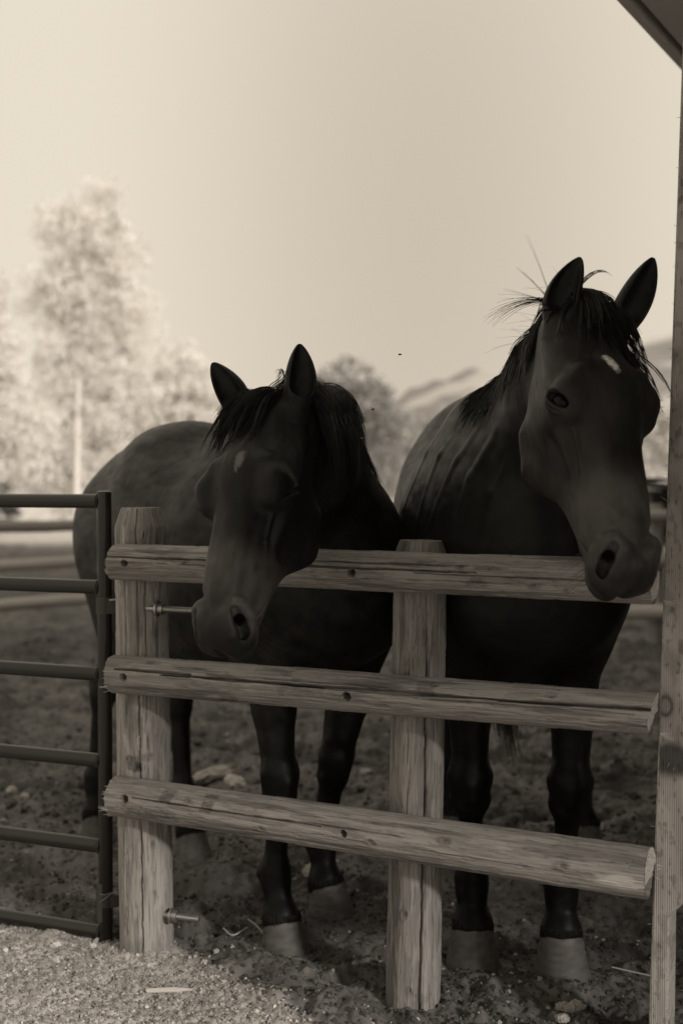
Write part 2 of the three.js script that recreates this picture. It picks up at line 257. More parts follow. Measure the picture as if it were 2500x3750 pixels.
// ---------- peeled logs ----------
// A log along +x, length len; opts: r(t) radius, cracks, holes, knots, stains; ends cut rough.
function logGeometry(len, o) {
  const nx = Math.round(len / (o.step ?? 0.0024)), th = [], F = o.front ?? 1.9;
  for (let i = 0; i < 120; i++) th.push(-F + 2 * F * i / 120);
  for (let i = 0; i < 22; i++) th.push(F + (2 * Math.PI - 2 * F) * i / 22);
  const nt = th.length, P = [], C = [], I = [], sd = o.seed * 13.7, R0 = o.r;
  for (let i = 0; i <= nx; i++) for (let k = 0; k < nt; k++) {
    const t = i / nx, a = th[k], ca = Math.cos(a), sa = Math.sin(a), r0 = R0(t); let x = t * len, r = r0, v = o.tone ?? 0.235;
    const s1 = fbm(x * 2.2 + sd, ca * 1.3, sa * 1.3, 3), grain = fbm(x * 7 + sd, ca * 16, sa * 16, 4), fineG = noise3(x * 26 + sd, ca * 48, sa * 48), peel = fbm(x * 11 + sd, ca * 5 + 3, sa * 7, 4);
    r += r0 * ((o.upright ? 0.022 : 0.045) * s1 + (o.upright ? 0.005 : 0.018) * grain) + 0.0007 * fineG;
    const line = Math.abs(fbm(x * 2.6 + sd + 9, ca * 11, sa * 11, 3)), line2 = Math.abs(noise3(x * 5 + sd, ca * 24, sa * 24));
    const flake = sstep(0.06, 0.1, peel); r += 0.0012 * flake;
    v *= 1 + (o.upright ? 0.13 : 0.27) * grain + 0.26 * fineG + 0.3 * s1; v *= 1 - 0.22 * flake; v *= 1 - 0.45 * (1 - sstep(0.0, 0.022, line)) - 0.25 * (1 - sstep(0, 0.05, line2)); r -= 0.0012 * (1 - sstep(0.0, 0.022, line));
    v *= 1 - (o.weather ?? 0.4) * 1.1 * sstep(0.08, 0.3, fbm(x * 4.4 + sd, ca * 2.6 + 7, sa * 2.6, 4));
    for (const c of o.cracks ?? []) {
      if (x < c.x0 || x > c.x1) continue;
      const u = (x - c.x0) / (c.x1 - c.x0), mid = c.a + (c.slope ?? 0) * (u - 0.5) + 0.05 * fbm(x * 6 + c.a * 9, 1, sd, 3) + 0.02 * noise3(x * 40, c.a, sd), w = (c.w * (0.35 + 0.65 * Math.sin(Math.PI * u)) * (0.75 + 0.5 * noise3(x * 11, 4, c.a * 7))) / r0;
      let d = a - mid; d = Math.atan2(Math.sin(d), Math.cos(d)); const e = Math.abs(d) / Math.max(w, 0.004);
      if (e < 1.6) { r -= (c.depth ?? 0.014) * (1 - sstep(0.55, 1.6, e)); }
    }
    for (const h of o.holes ?? []) {
      const dx = (x - h.x) / h.r; let d = a - h.a; d = Math.atan2(Math.sin(d), Math.cos(d)) * r0 / h.r; const e = Math.hypot(dx, d);
      if (e < 1.7) { r -= (h.depth ?? 0.07) * (1 - sstep(0.9, 1.02, e)); }
    }
    for (const n of o.knots ?? []) {
      const dx = (x - n.x) / n.r * 0.75; let d = a - n.a; d = Math.atan2(Math.sin(d), Math.cos(d)) * r0 / n.r; const e = Math.hypot(dx * 0.8, d * 1.15) + 0.3 * noise3(x * 90, a * 14, n.a * 9);
      if (e < 3) { r += 0.0016 * Math.exp(-((e - 1) ** 2) * 5) - 0.0014 * (e < 0.6); v *= 1 - 0.3 * Math.exp(-((e - 0.95) ** 2) * 14) - 0.62 * Math.exp(-e * e * 3.2); }
    }
    for (const s of o.stains ?? []) {
      const dx = (x - s.x) / s.w; let d = a - s.a; d = Math.atan2(Math.sin(d), Math.cos(d)) * r0 / s.h;
      const e = Math.max(Math.abs(dx + (s.lean ?? 0) * d), Math.abs(d)) + 0.35 * fbm(x * 60, a * 9, sd, 3); v *= 1 - s.k * (1 - sstep(0.75, 1.05, e)) * (0.7 + 0.4 * noise3(x * 140, a * 30, 2));
    }
    for (const s of o.pale ?? []) { const dx = (x - s.x) / s.w; let d = a - s.a; d = Math.atan2(Math.sin(d), Math.cos(d)) * r0 / s.h; const e = Math.hypot(dx, d) + 0.5 * fbm(x * 30, a * 6, sd, 3); v += s.k * (1 - sstep(0.6, 1, e)); }
    if (o.taper) { const q = len - x; if (q < o.taper[0]) r *= 1 - o.taper[1] * (1 - q / o.taper[0]); }
    const rough = 0.005 * fbm(ca * 30 * r0 * 12, sa * 30 * r0 * 12, sd, 3);
    if (i === 0) x += rough - (o.cut0 ?? 0) * sa * r0; if (i === nx) x += (o.flatTop ? 0.3 : 1) * rough + (o.cut1 ?? 0) * sa * r0 - (o.face1 ?? 0) * (ca + 1) * r0;
    P.push(x, r * sa, r * ca); C.push(...tone(Math.max(0.02, v)));
  }
  for (let i = 0; i < nx; i++) for (let k = 0; k < nt; k++) { const a = i * nt + k, b = i * nt + (k + 1) % nt; I.push(a, a + nt, b, b, a + nt, b + nt); }
  const side = geo(P, null, I, C), caps = [];
  for (const end of [0, 1]) {                                          // sawn ends with rings and torn fibre
    const q = [], c = [], ii = [], base = end * nx * nt, m = 16;
    for (let j = 0; j <= m; j++) for (let k = 0; k < nt; k++) {
      const f = 1 - j / m, s = base + k; const y = P[3 * s + 1] * f, z = P[3 * s + 2] * f, rr = Math.hypot(y, z);
      const fuzz = j === 0 ? 0 : (0.003 * noise3(y * 420, z * 420, sd) + 0.003 * fbm(y * 90, z * 90, sd, 2)) * (o.flatTop ? 0.5 : 1);
      const mid = end ? len - (o.face1 ?? 0) * R0(1) : 0; let xe = P[3 * s]; xe = mid + (xe - mid) * f + fuzz; q.push(xe, y, z);
      const v = (o.endTone ?? 0.3) * (1 + 0.18 * Math.sin(rr * 900 + 3 * noise3(y * 60, z * 60, sd)) + 0.3 * noise3(y * 380, z * 380, sd)); c.push(...tone(v));
    }
    for (let j = 0; j < m; j++) for (let k = 0; k < nt; k++) { const a = j * nt + k, b = j * nt + (k + 1) % nt; end ? ii.push(a, a + nt, b, b, a + nt, b + nt) : ii.push(a, b, a + nt, b, b + nt, a + nt); }
    caps.push(geo(q, null, ii, c));
  }
  return { side, caps };
}
const woodM = mat({ vertexColors: true, roughness: 0.85 }), endM = mat({ vertexColors: true, roughness: 0.95 }), dirtyPale = mat({ color: lin(...tone(0.42)), roughness: 0.9 });
function logThing(name, label, category, group, a, b, o, twist = 0) {
  const A = new THREE.Vector3(...a), B = new THREE.Vector3(...b), d = B.clone().sub(A), len = d.length(), x = d.clone().normalize();
  if (o.upright) for (const k of ['cracks', 'holes', 'knots', 'stains', 'pale']) for (const c of o[k] ?? []) { c.a = -c.a; if (c.slope) c.slope = -c.slope; }   // angles read to the right
  let y = o.upright ? new THREE.Vector3(...o.upright) : new THREE.Vector3(0, 1, 0); const z = new THREE.Vector3().crossVectors(x, y).normalize(); y.crossVectors(z, x);
  const t = thing(name, label, category, a, group); t.quaternion.setFromRotationMatrix(new THREE.Matrix4().makeBasis(x, y, z));
  const g = logGeometry(len, o); part(o.upright ? 'shaft' : 'log', g.side, woodM, t); for (const c of g.caps) part(o.upright ? 'end_face' : 'cut_end', c, endM, t);
  if (o.splinters) {
    const R = rng(o.seed * 77 + 5), list = [];
    for (const [x0, an, n, spread, L] of o.splinters) for (let i = 0; i < n; i++) {
      const an2 = an + (R() - 0.5) * spread, r = o.r(x0 / len) * (0.86 + 0.16 * R()), l = L * (0.3 + 0.9 * R()), s = x0 < len / 2 ? -1 : 1, p = [x0 - s * 0.006, r * Math.sin(an2), r * Math.cos(an2)], q = [x0 + s * l, p[1] + (R() - 0.65) * l * 0.8, p[2] + (R() - 0.3) * l * 0.6];
      list.push(between(p, q, 0.0011, 0.0003, 4));
    }
    part('splinter', mergeGeometries(list), dirtyPale, t).userData.kind = 'stuff';
  }
  return t;
}
// ---------- the fence: two posts, three rails, the sawn post of the shed at its right end ----------
const lerpR = (a, b) => (t) => a + (b - a) * t;
const RAILS = 'rails of the log fence', POSTS = 'posts of the log fence';
const toEye = (x, z) => { const l = Math.hypot(x, z); return [-x / l, 0, -z / l]; };
const endPost = logThing('fence_post', 'round end post with chamfered top beside the gate hinges', 'fence post', POSTS, [-0.522, -0.25, -3.147], [-0.537, 1.196, -3.147],
  { seed: 3, upright: [-1, 0, 0], r: (t) => 0.0715 - 0.003 * t, taper: [0.05, 0.26], flatTop: true, tone: 0.27, weather: 0.3, endTone: 0.2, step: 0.004,
    cracks: [{ x0: 0.05, x1: 1.0, a: 0.03, w: 0.0028, depth: 0.012 }, { x0: 0.7, x1: 1.42, a: 0.32, w: 0.0018, depth: 0.008 }, { x0: 0.9, x1: 1.44, a: -0.5, w: 0.0014, depth: 0.006 }, { x0: 1.0, x1: 1.44, a: 0.0, w: 0.0018, depth: 0.006 }, { x0: 0.3, x1: 0.9, a: -0.62, w: 0.001, depth: 0.004 }],
    knots: [{ x: 0.56, a: 0.45, r: 0.006 }, { x: 0.43, a: 0.5, r: 0.005 }],
    stains: [{ x: 0.775, a: -0.3, w: 0.022, h: 0.022, k: 0.75 }, { x: 0.79, a: 0.28, w: 0.012, h: 0.02, k: 0.5 }, { x: 0.765, a: -0.05, w: 0.014, h: 0.012, k: 0.7 }, { x: 1.1, a: 0.75, w: 0.06, h: 0.005, k: 0.7 }, { x: 1.02, a: 0.85, w: 0.03, h: 0.008, k: 0.7 }, { x: 1.35, a: 0.1, w: 0.1, h: 0.09, k: 0.3 }], pale: [{ x: 1.36, a: -0.55, w: 0.035, h: 0.003, k: 0.3 }] });
const midPost = logThing('fence_post', 'cracked middle post standing between the two horses', 'fence post', POSTS, [0.17, -0.3, -2.845], [0.192, 1.122, -2.845],
  { seed: 8, upright: [-1, 0, 0], r: (t) => 0.066 - 0.003 * t, taper: [0.035, 0.2], flatTop: true, tone: 0.205, weather: 0.4, endTone: 0.14, step: 0.004,
    cracks: [{ x0: 0.05, x1: 1.28, a: 0.2, w: 0.0026, depth: 0.014, slope: 0.12 }, { x0: 0.5, x1: 1.2, a: 0.62, w: 0.001, depth: 0.004 }, { x0: 0.62, x1: 1.3, a: -0.45, w: 0.0009, depth: 0.004 }],
    knots: [{ x: 0.72, a: -0.2, r: 0.012 }, { x: 0.53, a: -0.45, r: 0.009 }, { x: 0.35, a: -0.2, r: 0.006 }, { x: 0.88, a: 0.95, r: 0.006 }, { x: 1.1, a: -0.55, r: 0.007 }], pale: [{ x: 0.735, a: 0.05, w: 0.03, h: 0.03, k: 0.1 }] });
const AL = (u) => [-0.616 + 1.2836 * u, -3.085 + 0.585 * u];           // along the rails
const railAt = (u, y) => { const [x, z] = AL(u); return [x, y, z]; };
logThing('fence_rail', 'top rail of the log fence, under both horses\' muzzles', 'fence rail', RAILS, railAt(0.02, 1.056), railAt(1, 1.05),
  { seed: 21, r: lerpR(0.0455, 0.0475), tone: 0.215, weather: 0.4, endTone: 0.4, cut0: -0.12, cut1: 0.0, face1: 0.3,
    cracks: [{ x0: 0.0, x1: 0.3, a: 0.36, w: 0.0032, depth: 0.016 }, { x0: 0.02, x1: 0.5, a: 0.05, w: 0.0012, depth: 0.006 }, { x0: 0.42, x1: 1.0, a: 0.22, w: 0.0024, depth: 0.013, slope: -0.1 }, { x0: 0.55, x1: 0.98, a: 0.5, w: 0.0022, depth: 0.01 }, { x0: 0.85, x1: 1.41, a: 0.02, w: 0.0017, depth: 0.009, slope: -0.1 }, { x0: 0.6, x1: 1.2, a: -0.3, w: 0.001, depth: 0.004 }],
    holes: [{ x: 0.059, a: 0.0, r: 0.0088 }, { x: 0.695, a: -0.05, r: 0.0095 }], knots: [{ x: 1.13, a: -0.35, r: 0.008 }, { x: 1.0, a: -0.3, r: 0.012 }, { x: 0.96, a: 0.42, r: 0.007 }, { x: 0.24, a: 0.15, r: 0.005 }, { x: 1.2, a: -0.5, r: 0.004 }],
    stains: [{ x: 1.02, a: 0.45, w: 0.035, h: 0.006, k: 0.5 }, { x: 0.9, a: 0.62, w: 0.05, h: 0.006, k: 0.4 }], splinters: [[0, -0.1, 9, 1.0, 0.006], [1.41, -1.2, 7, 0.5, 0.028]] });
logThing('fence_rail', 'middle rail of the log fence with a long open crack', 'fence rail', RAILS, railAt(0.018, 0.762), railAt(0.996, 0.766),
  { seed: 34, r: lerpR(0.049, 0.0445), tone: 0.2, weather: 0.42, endTone: 0.3, cut0: 0.08, cut1: 0.25,
    cracks: [{ x0: 0.03, x1: 0.26, a: 0.42, w: 0.004, depth: 0.016 }, { x0: 0.17, x1: 0.62, a: 0.3, w: 0.0046, depth: 0.02, slope: 0.0 }, { x0: 0.5, x1: 1.12, a: 0.32, w: 0.0046, depth: 0.02 }, { x0: 1.05, x1: 1.41, a: 0.34, w: 0.0042, depth: 0.018, slope: 0.14 }, { x0: 0.3, x1: 0.85, a: 0.52, w: 0.0015, depth: 0.007 }, { x0: 0.8, x1: 1.35, a: 0.1, w: 0.0012, depth: 0.005 }],
    holes: [{ x: 0.06, a: 0.02, r: 0.0092 }, { x: 0.685, a: -0.1, r: 0.011 }], knots: [{ x: 0.52, a: 0.85, r: 0.007 }, { x: 0.9, a: 0.85, r: 0.007 }, { x: 1.17, a: 0.7, r: 0.007 }, { x: 0.13, a: 0.95, r: 0.006 }],
    stains: [{ x: 0.88, a: 0.62, w: 0.025, h: 0.02, k: 0.55, lean: 0.3 }, { x: 0.36, a: -0.8, w: 0.03, h: 0.012, k: 0.6 }, { x: 0.58, a: -0.05, w: 0.09, h: 0.012, k: 0.4 }], splinters: [[0, -0.75, 14, 0.8, 0.022], [0, 0.0, 8, 1.2, 0.008], [1.405, -1.2, 8, 0.6, 0.02]] });
logThing('fence_rail', 'bottom rail of the log fence with two dark square smudges', 'fence rail', RAILS, railAt(0.018, 0.441), railAt(0.995, 0.424),
  { seed: 55, r: lerpR(0.051, 0.0535), tone: 0.215, weather: 0.35, endTone: 0.32, cut0: 0.0, cut1: 0.25, face1: 0.4,
    cracks: [{ x0: 0.05, x1: 0.62, a: 0.28, w: 0.0021, depth: 0.012, slope: -0.1 }, { x0: 0.52, x1: 0.85, a: 0.3, w: 0.0013, depth: 0.007 }, { x0: 0.6, x1: 1.2, a: -0.15, w: 0.001, depth: 0.005 }, { x0: 0.9, x1: 1.35, a: 0.55, w: 0.001, depth: 0.004 }],
    holes: [{ x: 0.062, a: 0.18, r: 0.0105 }, { x: 0.68, a: 0.08, r: 0.008 }], knots: [{ x: 0.25, a: 0.55, r: 0.007 }, { x: 0.46, a: -0.25, r: 0.008 }, { x: 0.75, a: -0.1, r: 0.008 }, { x: 0.93, a: 0.4, r: 0.009 }, { x: 1.2, a: 0.1, r: 0.009 }, { x: 1.385, a: 0.55, r: 0.006 }],
    stains: [{ x: 0.185, a: 0.62, w: 0.02, h: 0.022, k: 0.62, lean: -0.3 }, { x: 0.305, a: 0.42, w: 0.018, h: 0.016, k: 0.75, lean: -0.2 }, { x: 0.31, a: 0.95, w: 0.022, h: 0.008, k: 0.7 }, { x: 0.14, a: -0.35, w: 0.085, h: 0.016, k: 0.6 }], pale: [{ x: 1.33, a: -0.25, w: 0.07, h: 0.018, k: 0.18 }], splinters: [[0, -0.8, 18, 0.9, 0.02], [0, 0.1, 10, 1.4, 0.009], [1.405, 0.6, 5, 1.6, 0.006]] });
{
  // sawn post of the shed: its face is notched at the foot, saw marks run up it
  const t = thing('shed_post', 'sawn square timber post of the shed at the right edge', 'post', [0.676, 0, -2.56]); t.rotation.y = -0.4;
  const s = new THREE.Shape(), lean = 0.0282, W = 0.155;
  s.moveTo(-0.007, -0.25); s.lineTo(0.033, -0.25); s.lineTo(0.037, 0.31); s.lineTo(0.04, 0.322); s.lineTo(0.113, 0.395); s.lineTo(W, 0.4); s.lineTo(W + lean * 2.9, 2.9); s.lineTo(lean * 2.9, 2.9); s.closePath();
  const g = new THREE.ExtrudeGeometry(s, { depth: 0.12, bevelEnabled: true, bevelThickness: 0.004, bevelSize: 0.004, bevelSegments: 2 }); g.translate(0, 0, -0.12);
  const w = 512, h = 2048, d = new Uint8Array(w * h * 4), b = new Uint8Array(w * h * 4);
  for (let j = 0; j < h; j++) for (let i = 0; i < w; i++) {
    const x = i / w * 0.32, y = j / h * 3.2, saw = Math.sin(x * 2 * Math.PI / 0.0046 + 0.5 * noise3(x * 60, y * 2, 1)), gr = fbm(x * 90, y * 2.4, 3, 4), blot = fbm(x * 26, y * 17, 8, 4), fleck = sstep(0.2, 0.34, fbm(x * 120, y * 60, 2, 3));
    let v = 0.31 * (1 + 0.09 * saw + 0.22 * gr - 0.28 * sstep(0.0, 0.35, blot) - 0.3 * fleck);
    const kx = (x - 0.03) / 0.014, ky = (y - 0.775) / 0.02, ke = Math.hypot(kx, ky); v *= 1 - 0.6 * Math.exp(-((ke - 1) ** 2) * 12) - 0.2 * Math.exp(-ke * ke);     // knot
    const de = Math.hypot((x - 0.045) / 0.06, (y - 0.66) / 0.048) + 0.3 * blot; v *= 1 - 0.8 * (1 - sstep(0.55, 1.05, de));                                              // dark oval patch
    v *= 1 - 0.25 * sstep(0.02, 0.3, fbm(x * 5, y * 3, 4, 3));
    const o = (j * w + i) * 4, sr = (q) => 255 * (q <= 0.0031308 ? 12.92 * q : 1.055 * Math.pow(q, 1 / 2.4) - 0.055), c = tone(Math.max(0.02, v));
    d[o] = sr(c[0]); d[o + 1] = sr(c[1]); d[o + 2] = sr(c[2]); d[o + 3] = 255; const hgt = 128 + 45 * saw + 50 * gr - 60 * fleck; b[o] = b[o + 1] = b[o + 2] = clamp(hgt, 0, 255); b[o + 3] = 255;
  }
  const mk = (a, srgb) => { const q = new THREE.DataTexture(a, w, h); q.wrapS = q.wrapT = THREE.RepeatWrapping; q.magFilter = THREE.LinearFilter; if (srgb) q.colorSpace = THREE.SRGBColorSpace; q.repeat.set(1 / 0.32, 1 / 3.2); q.needsUpdate = true; return q; };
  part('timber', g, mat({ map: mk(d, true), bumpMap: mk(b, false), bumpScale: 0.002, roughness: 0.85 }), t);
  const fib = []; const R = rng(91); for (let i = 0; i < 26; i++) { const y = 0.2 + 2.0 * R(), x = lean * y - 0.004, l = 0.006 + 0.012 * R(); fib.push(between([x + 0.001, y, -0.004 * R()], [x - l * (0.3 + 0.6 * R()), y + l * (R() - 0.3), 0.004 * R()], 0.0006, 0.0002, 4)); }
  for (let i = 0; i < 22; i++) { const y = 0.2 + 1.9 * R(), x = lean * y + 0.008 + 0.06 * R(), l = 0.006 + 0.01 * R(); fib.push(between([x, y, 0.003], [x + l * (R() - 0.5), y - l, 0.006], 0.0006, 0.0002, 4)); }
  part('splinter', mergeGeometries(fib), dirtyPale, t).userData.kind = 'stuff';
}
// ---------- the gate of steel tube ----------
{
  const steel = new THREE.MeshPhysicalMaterial({ color: lin(0.016, 0.0145, 0.013), roughness: 0.5, metalness: 0, specularIntensity: 0.25, clearcoat: 0.55, clearcoatRoughness: 0.12 }), rust = mat({ color: lin(0.05, 0.046, 0.042), roughness: 0.62, metalness: 0.4 }), zinc = mat({ color: lin(0.33, 0.325, 0.315), roughness: 0.38, metalness: 0.85 });
  const t = thing('tube_gate', 'dark steel tube gate with six bars left of the fence', 'gate', [-0.648, 0, -3.215]), dir = [-0.931, 0, -0.366];
  const ys = [1.213, 0.977, 0.738, 0.499, 0.263, 0.024];
  part('upright', between([0, -0.012, 0], [0, 1.238, 0], 0.0195, 0.0195, 28), steel, t);
  part('end_cap', new THREE.SphereGeometry(0.0196, 24, 8, 0, Math.PI * 2, 0, Math.PI / 2).scale(1, 0.2, 1).translate(0, 1.2378, 0), steel, t);
  part('upright', between([dir[0] * 2.4, -0.012, dir[2] * 2.4], [dir[0] * 2.4, 1.238, dir[2] * 2.4], 0.0195, 0.0195, 20), steel, t);
  ys.forEach((y, i) => {
    part('bar', between([dir[0] * 0.012, y, dir[2] * 0.012], [dir[0] * 2.39, y, dir[2] * 2.39], 0.0195, 0.0195, 28, false), steel, t);
    const w = []; for (let k = 0; k < 16; k++) { const a = k / 16 * 6.283; w.push(new THREE.SphereGeometry(0.0042, 6, 5).translate(dir[0] * 0.018 + 0.366 * 0.0185 * Math.cos(a), y + 0.0185 * Math.sin(a), dir[2] * 0.018 - 0.931 * 0.0185 * Math.cos(a))); }
    part('weld', mergeGeometries(w), steel, t).userData.kind = 'stuff';
  });
  // upper hinge: a band round the tube with a strap to the post's bolt; lower hinge: a clamp tied with wire
  const band = part('hinge', mergeGeometries([between([0, 0.905, 0], [0, 0.952, 0], 0.0235, 0.0235, 24), placed(new THREE.BoxGeometry(0.042, 0.042, 0.006), 0.03, 0.928, 0.022, 0, 0.25, 0)]), rust, t);
  part('bolt', mergeGeometries([between([0.018, 0.944, 0.028], [0.052, 0.947, 0.02], 0.003, 0.003, 8), between([0.045, 0.93, 0.012], [0.085, 0.93, 0.006], 0.008, 0.008, 10)]), zinc, band);
  const low = part('hinge', mergeGeometries([between([0, 0.1, 0], [0, 0.135, 0], 0.0245, 0.0245, 24), placed(new THREE.BoxGeometry(0.034, 0.032, 0.02), 0.03, 0.118, 0.012, 0, 0.3, 0.1), between([-0.012, 0.06, 0.012], [-0.012, 0.165, 0.012], 0.0115, 0.0115, 14)]), rust, t);
  part('bolt', mergeGeometries([between([0.04, 0.118, 0.008], [0.085, 0.122, 0.0], 0.0095, 0.0095, 10), between([0.052, 0.119, 0.006], [0.06, 0.12, 0.005], 0.017, 0.017, 6)]), zinc, low);
  part('wire', mergeGeometries([tubeAlong([[-0.022, 0.142, 0.016], [0.0, 0.138, 0.027], [0.025, 0.143, 0.018], [0.06, 0.14, 0.012], [0.075, 0.15, 0.008]], 0.0009, 5, 24), tubeAlong([[-0.02, 0.11, 0.018], [0.0, 0.126, 0.028], [0.025, 0.14, 0.02], [0.05, 0.13, 0.02]], 0.0009, 5, 20)]), zinc, low);
  // the threaded hinge bolts that stick out of the end post
  for (const [y, L, label, dz] of [[0.932, 0.1, 'long galvanised bolt through the end post beside the left muzzle', 0.02], [0.114, 0.08, 'threaded galvanised bolt with washer low on the end post', 0.03]]) {
    const b = thing('hinge_bolt', label, 'bolt', dz > 0.025 ? [-0.452, y, -3.098] : [-0.484, y, -3.082], 'hinge bolts through the end post'), dx = [0.962, -0.02, 0.27];
    const p = (k) => [dx[0] * k, dx[1] * k, dx[2] * k];
    part('washer', between(p(-0.001), p(0.004), 0.0205, 0.0205, 24), zinc, b);
    part('nut', between(p(0.004), p(0.018), 0.0145, 0.0145, 6), zinc, b);
    const rod = [between(p(-0.03), p(L), 0.0078, 0.0078, 16)]; for (let k = 0.02; k < L - 0.003; k += 0.0028) { const r = new THREE.TorusGeometry(0.0078, 0.0009, 5, 16); r.applyMatrix4(new THREE.Matrix4().compose(new THREE.Vector3(...p(k)), new THREE.Quaternion().setFromUnitVectors(new THREE.Vector3(0, 0, 1), new THREE.Vector3(...dx).normalize()), new THREE.Vector3(1, 1, 1))); rod.push(r); }
    const shank = part('rod', rod.shift(), zinc, b); part('thread', mergeGeometries(rod), zinc, shank).userData.kind = 'stuff';
  }
}
// ---------- a horse: trunk, legs, neck and head joined into one field ----------
function horseFrames(c) {
  const up = [0, 1, 0], f = V.norm([c.heading[0], 0, c.heading[1]]), left = V.norm(V.cross(up, f));
  const T = frame([c.rump[0], 0, c.rump[1]], f, up, left);              // along the back, up, to the horse's left
  const z = V.norm(V.sub(c.muzzle, c.poll)); let y = V.norm(c.face); y = V.norm(V.sub(y, V.mul(z, V.dot(y, z)))); const x = V.cross(y, z);
  return { T, H: frame(c.poll, x, y, z) };                              // head: x to its left, y out of the forehead, z to the muzzle
}
function horseBody(c) {
  const { T, H } = horseFrames(c), S = c.size, h = c.head, B = new Body(), L = T.z, W = (x, y, z = 0) => outof(T, [x * S, y * S, z * S]);
  const both = (fn) => { fn(1); fn(-1); };
  // trunk
  B.seg(W(0.5, 1.06), W(0.92, 1.04), 0.37 * S, 0.375 * S, { n: L, wa: 0.285 * S, wb: c.barrel * S, k: 0.1 * S });
  B.seg(W(0.92, 1.04), W(1.2, 1.07), 0.375 * S, 0.33 * S, { n: L, wa: c.barrel * S, wb: 0.235 * S, k: 0.12 * S });
  B.seg(W(0.23, 1.14), W(0.52, 1.13), 0.285 * S, 0.335 * S, { n: L, wa: 0.245 * S, wb: 0.28 * S, k: 0.12 * S });
  B.seg(W(0.19, 1.32), W(0.46, 1.355), 0.09 * S, 0.095 * S, { n: L, wa: 0.11 * S, wb: 0.13 * S, k: 0.16 * S });
  B.seg(W(0.36, 1.40), W(0.55, 1.40), 0.07 * S, 0.06 * S, { n: L, wa: 0.09 * S, wb: 0.07 * S, k: 0.16 * S });
  both((s) => B.seg(W(0.42, 1.33, s * 0.11), W(0.46, 1.27, s * 0.17), 0.07 * S, 0.055 * S, { k: 0.1 * S }));      // point of hip
  both((s) => { B.seg(W(0.13, 1.16, s * 0.11), W(0.24, 0.84, s * 0.145), 0.15 * S, 0.12 * S, { n: L, wa: 0.11 * S, wb: 0.09 * S, k: 0.1 * S }); });
  B.seg(W(0.9, 1.36), W(1.14, 1.385), 0.075 * S, 0.085 * S, { n: L, wa: 0.06 * S, wb: 0.05 * S, k: 0.14 * S });     // withers
  both((s) => {
    B.seg(W(1.04, 1.3, s * 0.1), W(1.28, 1.0, s * 0.125), 0.17 * S, 0.125 * S, { n: L, wa: 0.09 * S, wb: 0.095 * S, k: 0.1 * S });   // shoulder
    B.seg(W(1.28, 1.0, s * 0.125), W(1.2, 0.88, s * 0.135), 0.12 * S, 0.11 * S, { n: L, wa: 0.095 * S, wb: 0.075 * S, k: 0.08 * S });   // upper arm
    B.ell(W(1.375, 0.97, s * 0.085), T, 0.095 * S, 0.13 * S, 0.105 * S, { k: 0.05 * S });                                   // breast muscle
  });
  B.seg(W(1.1, 0.95), W(1.3, 0.98), 0.2 * S, 0.17 * S, { n: L, wa: 0.2 * S, wb: 0.15 * S, k: 0.1 * S });
  // neck
  const nk = c.neck;
  for (let i = 0; i + 1 < nk.length; i++) B.seg(nk[i].p, nk[i + 1].p, nk[i].r, nk[i + 1].r, { n: V.norm(V.add(nk[i].n ?? L, nk[i + 1].n ?? L)), wa: nk[i].w, wb: nk[i + 1].w, k: i ? 0.05 : 0.11 });
  if (c.mound) for (const q of c.mound) B.seg(q[0], q[1], q[2], q[3], { k: q[4] ?? 0.08 });
  if (c.ridges) for (const r of c.ridges) for (let i = 0; i + 1 < r.length; i++) { const a = onSkin(B, r[i]), b = onSkin(B, r[i + 1]); B.seg(a, b, 0.013, 0.013, { k: 0.018 }); }
  // legs
  for (const g of c.front) {
    const n = V.norm(V.cross([0, 1, 0], V.norm([g.toe[0], 0, g.toe[1]])));
    const E = W(g.elbow[0], g.elbow[1], g.elbow[2]), K = g.knee, F = g.fetlock, C = g.coronet, dn = V.norm(V.sub(F, K)), R = g.size ?? S;
    B.seg(E, V.mix(E, K, 0.45), 0.12 * R, 0.078 * R, { n, wa: 0.072 * R, wb: 0.054 * R, k: 0.06 * R });
    B.seg(V.mix(E, K, 0.4), V.mix(E, K, 0.93), 0.078 * R, 0.049 * R, { n, wa: 0.056 * R, wb: 0.042 * R, k: 0.03 * R, bulge: 0.03 });
    B.seg(V.add(K, V.mul(dn, -0.032 * R)), V.add(K, V.mul(dn, 0.028 * R)), 0.052 * R, 0.047 * R, { n, wa: 0.055 * R, wb: 0.05 * R, k: 0.022 * R });
    B.seg(V.add(K, V.mul(dn, 0.05 * R)), V.mix(K, F, 0.9), 0.04 * R, 0.036 * R, { n, wa: 0.031 * R, wb: 0.028 * R, k: 0.03 * R });
    B.seg(V.add(F, [0, 0.01, 0]), V.add(F, [0, -0.012, 0]), 0.043 * R, 0.043 * R, { n, wa: 0.041 * R, wb: 0.041 * R, k: 0.03 * R });
    B.seg(F, C, 0.036 * R, 0.044 * R, { n, wa: 0.031 * R, wb: 0.044 * R, k: 0.025 * R });
    B.seg(C, V.add(C, [0, -0.012, 0]), 0.053 * R, 0.053 * R, { n, wa: 0.053 * R, wb: 0.053 * R, k: 0.02 * R });
